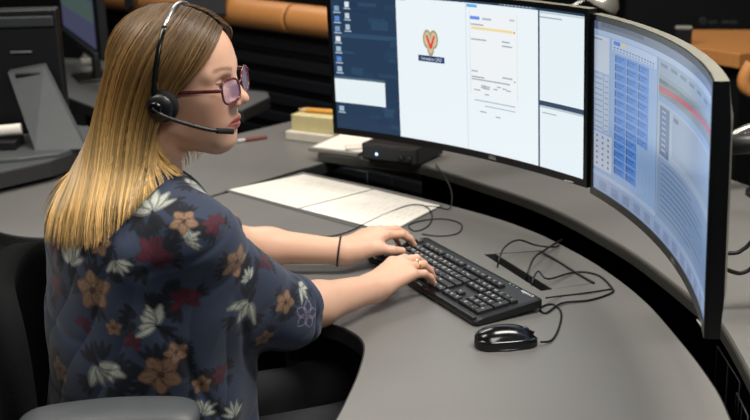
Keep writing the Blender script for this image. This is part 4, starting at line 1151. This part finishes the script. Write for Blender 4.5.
# --- hair: scalp-following shell plus fine locks, brown at the roots and blonde at the tips
GU = [
 [(.074, -.004, .096), (.077, -.034, .082), (.066, -.062, .057), (.036, -.079, .024), (.004, -.085, -.018), (-.012, -.080, -.065), (.000, -.078, -.100), (.022, -.078, -.125)],
 [(.062, -.004, .113), (.060, -.042, .100), (.044, -.076, .062), (.010, -.091, .015), (-.016, -.094, -.040), (-.030, -.090, -.090), (-.036, -.090, -.135), (-.034, -.092, -.165)],
 [(.036, -.003, .130), (.032, -.050, .113), (.008, -.085, .068), (-.024, -.098, .010), (-.045, -.100, -.050), (-.060, -.096, -.105), (-.074, -.098, -.155), (-.078, -.100, -.205)],
 [(.005, -.002, .139), (-.004, -.056, .118), (-.032, -.085, .068), (-.062, -.092, .008), (-.084, -.092, -.055), (-.100, -.092, -.115), (-.114, -.094, -.175), (-.122, -.096, -.235)],
 [(-.030, -.001, .137), (-.052, -.045, .112), (-.080, -.064, .060), (-.104, -.068, .000), (-.125, -.068, -.060), (-.142, -.070, -.120), (-.158, -.072, -.180), (-.166, -.074, -.240)],
 [(-.048, 0, .130), (-.078, -.018, .098), (-.104, -.026, .042), (-.128, -.028, -.018), (-.152, -.028, -.075), (-.172, -.030, -.130), (-.188, -.032, -.185), (-.196, -.034, -.232)],
 [(-.048, 0, .130), (-.078, .018, .098), (-.104, .026, .042), (-.126, .028, -.018), (-.148, .028, -.075), (-.168, .028, -.130), (-.184, .028, -.180), (-.190, .026, -.222)],
]
for i in (4, 3, 2, 1, 0): GU.append([(x, -y, z) for x, y, z in GU[i]])
GU = np.array(GU); NG = len(GU)
GU[-1, :3, 0] -= .010; GU[-2, :2, 0] -= .006
def trace(x, y, off):
    d = ray(x, y); d = d / np.linalg.norm(d); t = 1.3
    for _ in range(60):
        q = ev((CAM + d * t)[None], bl)[0]
        if q < off + 1e-4: return CAM + d * t
        t += max(q - off, 1e-4) * .9
        if t > 2.4: return None
LOWG = [[(160, 143), (168, 160), (184, 172)], [(150, 163), (146, 180), (146, 197)], [(135, 168), (128, 192), (124, 219)], [(113, 170), (105, 200), (103, 238)],
        [(95, 172), (85, 205), (80, 243)], [(78, 175), (68, 205), (62, 241)], [(66, 177), (56, 205), (50, 231)]]
for gi_, pl_ in enumerate(LOWG):
    for k_, (x, y) in enumerate(pl_):
        old = HO + HS * (HR @ GU[gi_, 5 + k_]); hit = trace(x, y, .009)
        if hit is None: hit = aty(x, y, old[1])
        if gi_ == 0 and k_ == 0: continue
        GU[gi_, 5 + k_] = to_head(hit[None])[0]
for _ in range(2):
    for k_ in (3, 4, 5):
        GU[1:7, k_] = GU[1:7, k_] * .5 + .25 * (GU[1:7, k_ - 1] + GU[1:7, k_ + 1])
def hair_pts(t, v):            # t in 0..NG-1 across, v 0..1 root to tip; arrays
    out = np.zeros((len(t), 3)); K = GU.shape[1]
    def cr(p0, p1, p2, p3, u): return .5 * ((2 * p1) + (-p0 + p2) * u + (2 * p0 - 5 * p1 + 4 * p2 - p3) * u * u + (-p0 + 3 * p1 - 3 * p2 + p3) * u ** 3)
    it = np.clip(t.astype(int), 0, NG - 2); ut = (t - it)[:, None]
    vv = np.clip(v, 0, 1) * (K - 1); iv = np.clip(vv.astype(int), 0, K - 2); uv_ = (vv - iv)[:, None]
    rows_ = []
    for dt in (-1, 0, 1, 2):
        a = np.clip(it + dt, 0, NG - 1)
        rows_.append(cr(GU[a, np.clip(iv - 1, 0, K - 1)], GU[a, iv], GU[a, iv + 1], GU[a, np.clip(iv + 2, 0, K - 1)], uv_))
    L_ = cr(*rows_, ut)
    ext = np.clip(v - 1, 0, 1)[:, None]
    return L_ + ext * np.array([-.02, 0, -.23])
def h2w(L_): return HO + HS * (L_ @ HR.T)
head_pr = [p for p in body if np.linalg.norm(p['c'] - HO) < .3]
cl_pr = bl
def push(P, off):
    for pr_ in (head_pr, cl_pr):
        for _ in range(2):
            d = evc(P, pr_); w_ = np.flatnonzero(d < off[0] if np.isscalar(off[0]) else d < off)
            if len(w_) == 0: break
            o_ = off[w_]; g_ = grad(P[w_], pr_, .002); P[w_] += g_ * (o_ - d[w_])[:, None]
    return P
nt_, nv_ = 110, 60
tt, vv = np.meshgrid(np.linspace(0, NG - 1, nt_), np.linspace(0, .90, nv_), indexing='ij')
P = hair_pts(tt.ravel(), vv.ravel())
Pin = h2w(P); cen = h2w(np.array([[-.01, 0, .03]]))[0]
Pin = push(Pin, np.full(len(Pin), .005))
# groove the shell along the strands
rows_id = np.arange(nt_)
gro = (.0016 * np.sin(rows_id * 1.9) + .0012 * np.sin(rows_id * 4.3 + 1))
nd_ = Pin - cen; nd_[:, 2] = np.minimum(nd_[:, 2], .12); nd_ /= np.linalg.norm(nd_, axis=1)[:, None]
Pin += nd_ * np.repeat(gro, nv_)[:, None]
Pin += nd_ * -.002
Fq = [(i * nv_ + j, (i + 1) * nv_ + j, (i + 1) * nv_ + j + 1, i * nv_ + j + 1) for i in range(nt_ - 1) for j in range(nv_ - 1)]
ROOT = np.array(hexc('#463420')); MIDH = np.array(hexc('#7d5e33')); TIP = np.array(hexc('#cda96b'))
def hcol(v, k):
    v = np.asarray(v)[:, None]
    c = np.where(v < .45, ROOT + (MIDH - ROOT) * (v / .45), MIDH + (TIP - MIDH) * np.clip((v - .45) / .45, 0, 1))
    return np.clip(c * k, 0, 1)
AV = [Pin]; AF = list(Fq); AC_ = [hcol(vv.ravel(), (.80 - .35 * np.clip(vv.ravel() * 2, 0, 1))[:, None])]  # shell darkened under the locks, depth shade put into its colour
nb_ = len(Pin)
hr = np.random.default_rng(4)
NS, SEG = 3000, 20
tS = hr.uniform(0, NG - 1, NS); tS = np.where(hr.random(NS) < .25, hr.uniform(0, 6, NS), tS)
vS0 = np.where(hr.random(NS) < .75, 0, hr.uniform(0, .35, NS)); vS1 = hr.uniform(.80, 1.06, NS)
clump = np.round(tS * 9) / 9
off = hr.uniform(-.003, .0055, NS)
kk = np.clip(hr.normal(1., .26, NS), .42, 1.8)
ckf = hr.uniform(.62, 1.22, 200); kk = kk * ckf[np.round(tS * 9).astype(int)]
PS = np.zeros((NS, SEG, 3)); VV = np.zeros((NS, SEG))
for j in range(SEG):
    s_ = j / (SEG - 1); v = vS0 + (vS1 - vS0) * s_
    cl_ = .55 * np.clip(v - .25, 0, 1)
    t_ = np.clip(tS + (clump - tS) * cl_ * 1.2 + .05 * np.sin(v * 6 + tS * 13) * v, 0, NG - 1)
    PS[:, j] = hair_pts(t_, v); VV[:, j] = v
W_ = h2w(PS.reshape(-1, 3)); W_ = push(W_, np.repeat(np.maximum(.0065 + off * .6, .004), SEG))
nd_ = W_ - cen; nd_[:, 2] = np.minimum(nd_[:, 2], .12); nd_ /= np.linalg.norm(nd_, axis=1)[:, None]
W_ += nd_ * (np.repeat(off, SEG) * np.clip(VV.ravel() * 4, .25, 1))[:, None]
W_ = W_.reshape(NS, SEG, 3)
T_ = np.gradient(W_, axis=1); T_ /= np.linalg.norm(T_, axis=2)[..., None] + 1e-9
Nd = nd_.reshape(NS, SEG, 3); S_ = np.cross(T_, Nd); S_ /= np.linalg.norm(S_, axis=2)[..., None] + 1e-9
O_ = np.cross(S_, T_)
rad_ = hr.uniform(.0009, .0021, NS)[:, None] * np.clip(1.25 - np.linspace(0, 1, SEG) ** 3 * 1.1, .1, 1)[None]
ring3 = np.stack([W_ + S_ * rad_[..., None] * math.cos(a) + O_ * rad_[..., None] * math.sin(a) * .7 for a in (math.pi / 2, math.pi * 7 / 6, -math.pi / 6)], 2)
AV.append(ring3.reshape(-1, 3)); AC_.append(np.repeat(hcol(VV.ravel(), np.repeat(kk, SEG)[:, None]), 3, axis=0))
ii = np.arange(NS)[:, None, None] * SEG * 3; jj = np.arange(SEG - 1)[None, :, None] * 3; kq_ = np.arange(3)[None, None]
a_ = nb_ + ii + jj + kq_; b_ = nb_ + ii + jj + (kq_ + 1) % 3
QH = np.stack([a_, b_, b_ + 3, a_ + 3], -1).reshape(-1, 4)
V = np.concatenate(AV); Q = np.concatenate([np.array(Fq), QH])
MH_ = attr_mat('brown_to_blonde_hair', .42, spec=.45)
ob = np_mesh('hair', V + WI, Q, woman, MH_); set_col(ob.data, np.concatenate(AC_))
print('hair', len(V))

# ------------------------------------------------------------------ glasses
def hloc(P): return [tuple(HP(p)) for p in P]
gl = thing('eyeglasses', 'burgundy framed eyeglasses with lilac glare worn by the woman', 'glasses', tuple(HP((.105, 0, .01))))
GI = Matrix.Translation(-Vector(gl.location))
def gpts(P): return [np.array(HP(p)) - np.array(gl.location) for p in P]
M_FR = mat('burgundy_acetate', '#5a2229', .25, var=.35, scale=160)
M_LENS = mat('lilac_glare_lens', '#b9a4d8', .04, var=.02, alpha=.14, spec=1., coat=.6)  # lilac base colour paints the reflection on the lenses
for s in (1, -1):
    rim = []
    for a in np.linspace(0, 2 * math.pi, 36, endpoint=False):
        cx, sx = math.cos(a), math.sin(a)
        yy = .0265 * np.sign(cx) * abs(cx) ** .62; zz = .0190 * np.sign(sx) * abs(sx) ** .68
        zz += .0025 * (yy / .0265) * (1 if sx > 0 else .3)
        rim.append((.1035 - .10 * (yy / .0265) * .045 - .12 * zz * 1.0, s * (.0325 + yy), .010 + zz))
    rp_ = gpts(rim); tube('rim', rp_, .0019, M_FR, gl, sides=7, closed=True)
    c_ = np.mean(rp_, 0); b_ = np.array(HR @ [1, 0, 0]) * .0006
    pydata('lens', [c_ + b_] + [q + b_ for q in rp_] + [c_ - b_] + [q - b_ for q in rp_],
           [(0, 1 + i, 1 + (i + 1) % 36) for i in range(36)] + [(37, 38 + (i + 1) % 36, 38 + i) for i in range(36)], gl, M_LENS, True)
    tube('temple', gpts([(.0995, s * .0600, .019), (.094, s * .0665, .019), (.060, s * .0725, .017), (.02, s * .0800, .014), (-.012, s * .086, .009), (-.03, s * .084, -.012)]), .0019, M_FR, gl, sides=8, n=24, flat=1.6)
    box('hinge', tuple(gpts([(.097, s * .064, .019)])[0]), (.005, .004, .004), M_MET, gl, bevel=.001)
tube('bridge', gpts([(.1055, .0075, .016), (.109, 0, .0185), (.1055, -.0075, .016)]), .0019, M_FR, gl, sides=8, n=10)

# ------------------------------------------------------------------ headset
hs = thing('headset', 'black over-head headset with silver band and boom microphone worn by the woman', 'headset', tuple(HP((0, 0, .05))))
def spts(P): return [np.array(HP(p)) - np.array(hs.location) for p in P]
def band(a0, a1, n, A=.103, Bz_=.1455, x0=.000, lean=.0):
    return [(x0 + .010 * math.sin(a) , A * math.cos(a), Bz_ * math.sin(a) - .004) for a in np.linspace(a0, a1, n)]
M_BAND = mat('silver_band', '#b6b8ba', .25, metal=.8, var=.1, scale=80)
tube('headband', spts(band(.62, math.pi - .75, 30)), .0034, M_BAND, hs, sides=10, flat=.55)
tube('band_padding', spts(band(.8, math.pi - .9, 26, A=.0995, Bz_=.1425)), .0055, M_BLK, hs, sides=10, flat=.5)
tube('slider', spts(band(math.pi - .98, math.pi - .10, 14, A=.104, Bz_=.146)), .0052, M_BLKG, hs, sides=10, flat=.6)
tube('slider', spts(band(.10, .98, 14, A=.104, Bz_=.146)), .0052, M_BLKG, hs, sides=10, flat=.6)
hx = HR @ np.array([0, 1, 0])
for s in (1, -1):
    c0 = np.array([.010, s * .094, -.002])
    ax = Matrix((HR @ [1, 0, 0], HR @ [0, 0, 1], HR @ [0, -s * 1., 0])).transposed().to_4x4()
    ctr = Matrix.Translation(Vector(spts([c0])[0])) @ ax
    lathe('ear_cushion', [(.018, .012), (.025, .009), (.0275, .003), (.026, -.003), (.018, -.005)], mat('black_foam', '#0e0e10', .9, bump=.3), hs, mtx=ctr)
    lathe('ear_housing', [(.022, -.004), (.022, -.011), (.018, -.015), (.008, -.017)], M_BLK, hs, mtx=ctr)
lathe('boom_pivot', [(.011, 0), (.011, .008), (.008, .010)], M_BLKG, hs, seg=16, mtx=Matrix.Translation(Vector(spts([(.008, -.110, .0)])[0])) @ Matrix((HR @ [1, 0, 0], HR @ [0, 0, 1], HR @ [0, -1., 0])).transposed().to_4x4())
bp_ = [(.004, -.118, .001), (.02, -.117, -.010), (.05, -.110, -.022), (.085, -.094, -.036), (.106, -.074, -.044)]
tube('boom', spts(bp_), .0034, M_BLK, hs, sides=8, n=24)
tube('microphone', spts([(.096, -.086, -.040), (.115, -.064, -.047)]), .0047, mat('black_foam', '#0e0e10', .9), hs, sides=10)
tube('pivot_screw', spts([(.006, -.098, .026), (.006, -.099, .038)]), .0035, mat('copper_pin', '#a6714a', .3, metal=1.), hs, sides=8)

# ------------------------------------------------------------------ wristband and ring
wd = (WL - EL) / np.linalg.norm(WL - EL); wc = lerp(EL, WL, .95)
u1 = np.cross(wd, [0, 0, 1.]); u1 /= np.linalg.norm(u1); u2 = np.cross(u1, wd)
tag(tube('wristband', [wc + (u1 * math.cos(a) + u2 * math.sin(a)) * .0315 + wd * .002 * math.sin(a) for a in np.linspace(0, 2 * math.pi, 28, endpoint=False)], .0022, M_CABLE, None, sides=8, closed=True),
    'thin black band around the woman\'s left wrist', 'wristband')
js = iR['ring']; rd_ = (js[1] - js[0]) / np.linalg.norm(js[1] - js[0]); rc = lerp(js[0], js[1], .58)
u1 = np.cross(rd_, [0, 0, 1.]); u1 /= np.linalg.norm(u1); u2 = np.cross(u1, rd_)
rg = thing('finger_ring', 'small gold ring on the woman\'s right ring finger', 'ring', tuple(rc))
tube('ring_band', [(u1 * math.cos(a) + u2 * math.sin(a)) * .0100 for a in np.linspace(0, 2 * math.pi, 20, endpoint=False)], .0016, mat('gold', '#d9b36a', .2, metal=1., var=.03), rg, sides=8, closed=True)
box('stone', tuple(u2 * .0115), (.005, .005, .003), mat('clear_stone', '#f0ece6', .05, spec=1.), rg, bevel=.001)

# ------------------------------------------------------------------ office chair
ch = thing('office_chair', 'black office chair the woman sits on with a grey armrest', 'chair', (B0[0] + .06, B0[1], 0), 6 * D2R)
M_CH = mat('black_chair_fabric', '#0c0d0f', .95, var=.15, scale=200, bump=.3, spec=.15)
def sheet_solid(name, fn, nu, nv, th, m):
    v = []; f = []
    for side_ in (0, 1):
        for i in range(nu + 1):
            for j in range(nv + 1):
                p, n_ = fn(i / nu * 2 - 1, j / nv * 2 - 1); v.append(np.array(p) - np.array(n_) * th * side_)
    o_ = (nu + 1) * (nv + 1); id_ = lambda i, j, s: s * o_ + i * (nv + 1) + j
    for i in range(nu):
        for j in range(nv):
            f.append((id_(i, j, 0), id_(i + 1, j, 0), id_(i + 1, j + 1, 0), id_(i, j + 1, 0))); f.append((id_(i, j + 1, 1), id_(i + 1, j + 1, 1), id_(i + 1, j, 1), id_(i, j, 1)))
    for i in range(nu): f.append((id_(i, 0, 1), id_(i + 1, 0, 1), id_(i + 1, 0, 0), id_(i, 0, 0))); f.append((id_(i, nv, 0), id_(i + 1, nv, 0), id_(i + 1, nv, 1), id_(i, nv, 1)))
    for j in range(nv): f.append((id_(0, j, 0), id_(0, j + 1, 0), id_(0, j + 1, 1), id_(0, j, 1))); f.append((id_(nu, j, 1), id_(nu, j + 1, 1), id_(nu, j + 1, 0), id_(nu, j, 0)))
    return pydata(name, v, f, ch, m, True)
def backf(a, b):
    r_ = (abs(a) ** 4 + abs(b) ** 4) ** .25; q = 1 if r_ < 1e-6 else max(abs(a), abs(b)) / r_
    y = a * .235 * q; z = .67 + b * .27 * q
    x = -.245 - .07 * (z - .6) + .06 * (a * q) ** 2 - .03 * math.cos((z - .68) * 5)
    return (x, -y, z), (1, 0, 0)
sheet_solid('backrest', backf, 16, 18, .05, M_CH)
def seatf(a, b):
    r_ = (abs(a) ** 4 + abs(b) ** 4) ** .25; q = 1 if r_ < 1e-6 else max(abs(a), abs(b)) / r_
    return (.06 + a * .24 * q, b * .25 * q, .435 - .015 * (abs(a * q) ** 3 if a > 0 else 0)), (0, 0, 1)
sheet_solid('seat', seatf, 12, 12, .075, M_CH)
M_ARM = mat('grey_armrest_rubber', '#43464a', .5, var=.06)
for s in (1, -1):
    sy = -s * .285
    tube('armrest_post', [(.0, sy, .40), (-.05, sy, .55), (-.05, sy, .765)], .022, M_BLK, ch, sides=12)
    tube('armrest_bracket', [(0, sy, .40), (0, sy * .5, .39)], .018, M_BLK, ch, sides=10)
    pp = catmull([(-.245, sy, .764), (-.21, sy, .776), (-.11, sy, .782), (-.01, sy, .776), (.025, sy, .764)], 24)
    rr_ = .046 * np.clip(1 - (np.abs(np.linspace(-1, 1, 24)) ** 6), .12, 1) ** .5
    v, f = tube_data(pp, rr_, 16, flat=.42); pydata('armrest', v, f, ch, M_ARM, True)
tube('back_bar', [(-.05, 0, .36), (-.26, 0, .37), (-.33, 0, .50), (-.345, 0, .70)], .022, M_BLK, ch, sides=10, n=20)
tube('gas_lift', [(0.02, 0, .08), (0.02, 0, .37)], .027, M_BLK, ch, sides=14)
for k in range(5):
    a = k * 2 * math.pi / 5 + .3; ex_, ey_ = .02 + .30 * math.cos(a), .30 * math.sin(a)
    lg = tube('base_leg', [(.02, 0, .105), (ex_, ey_, .075)], .02, M_BLK, ch, sides=8)
    lathe('caster', [(.026, -.012), (.030, -.008), (.030, .008), (.026, .012)], M_BLK, lg, seg=14, mtx=Matrix.Translation((ex_, ey_, .031)) @ Matrix.Rotation(a, 4, 'Z') @ Matrix.Rotation(math.pi / 2, 4, 'X'))
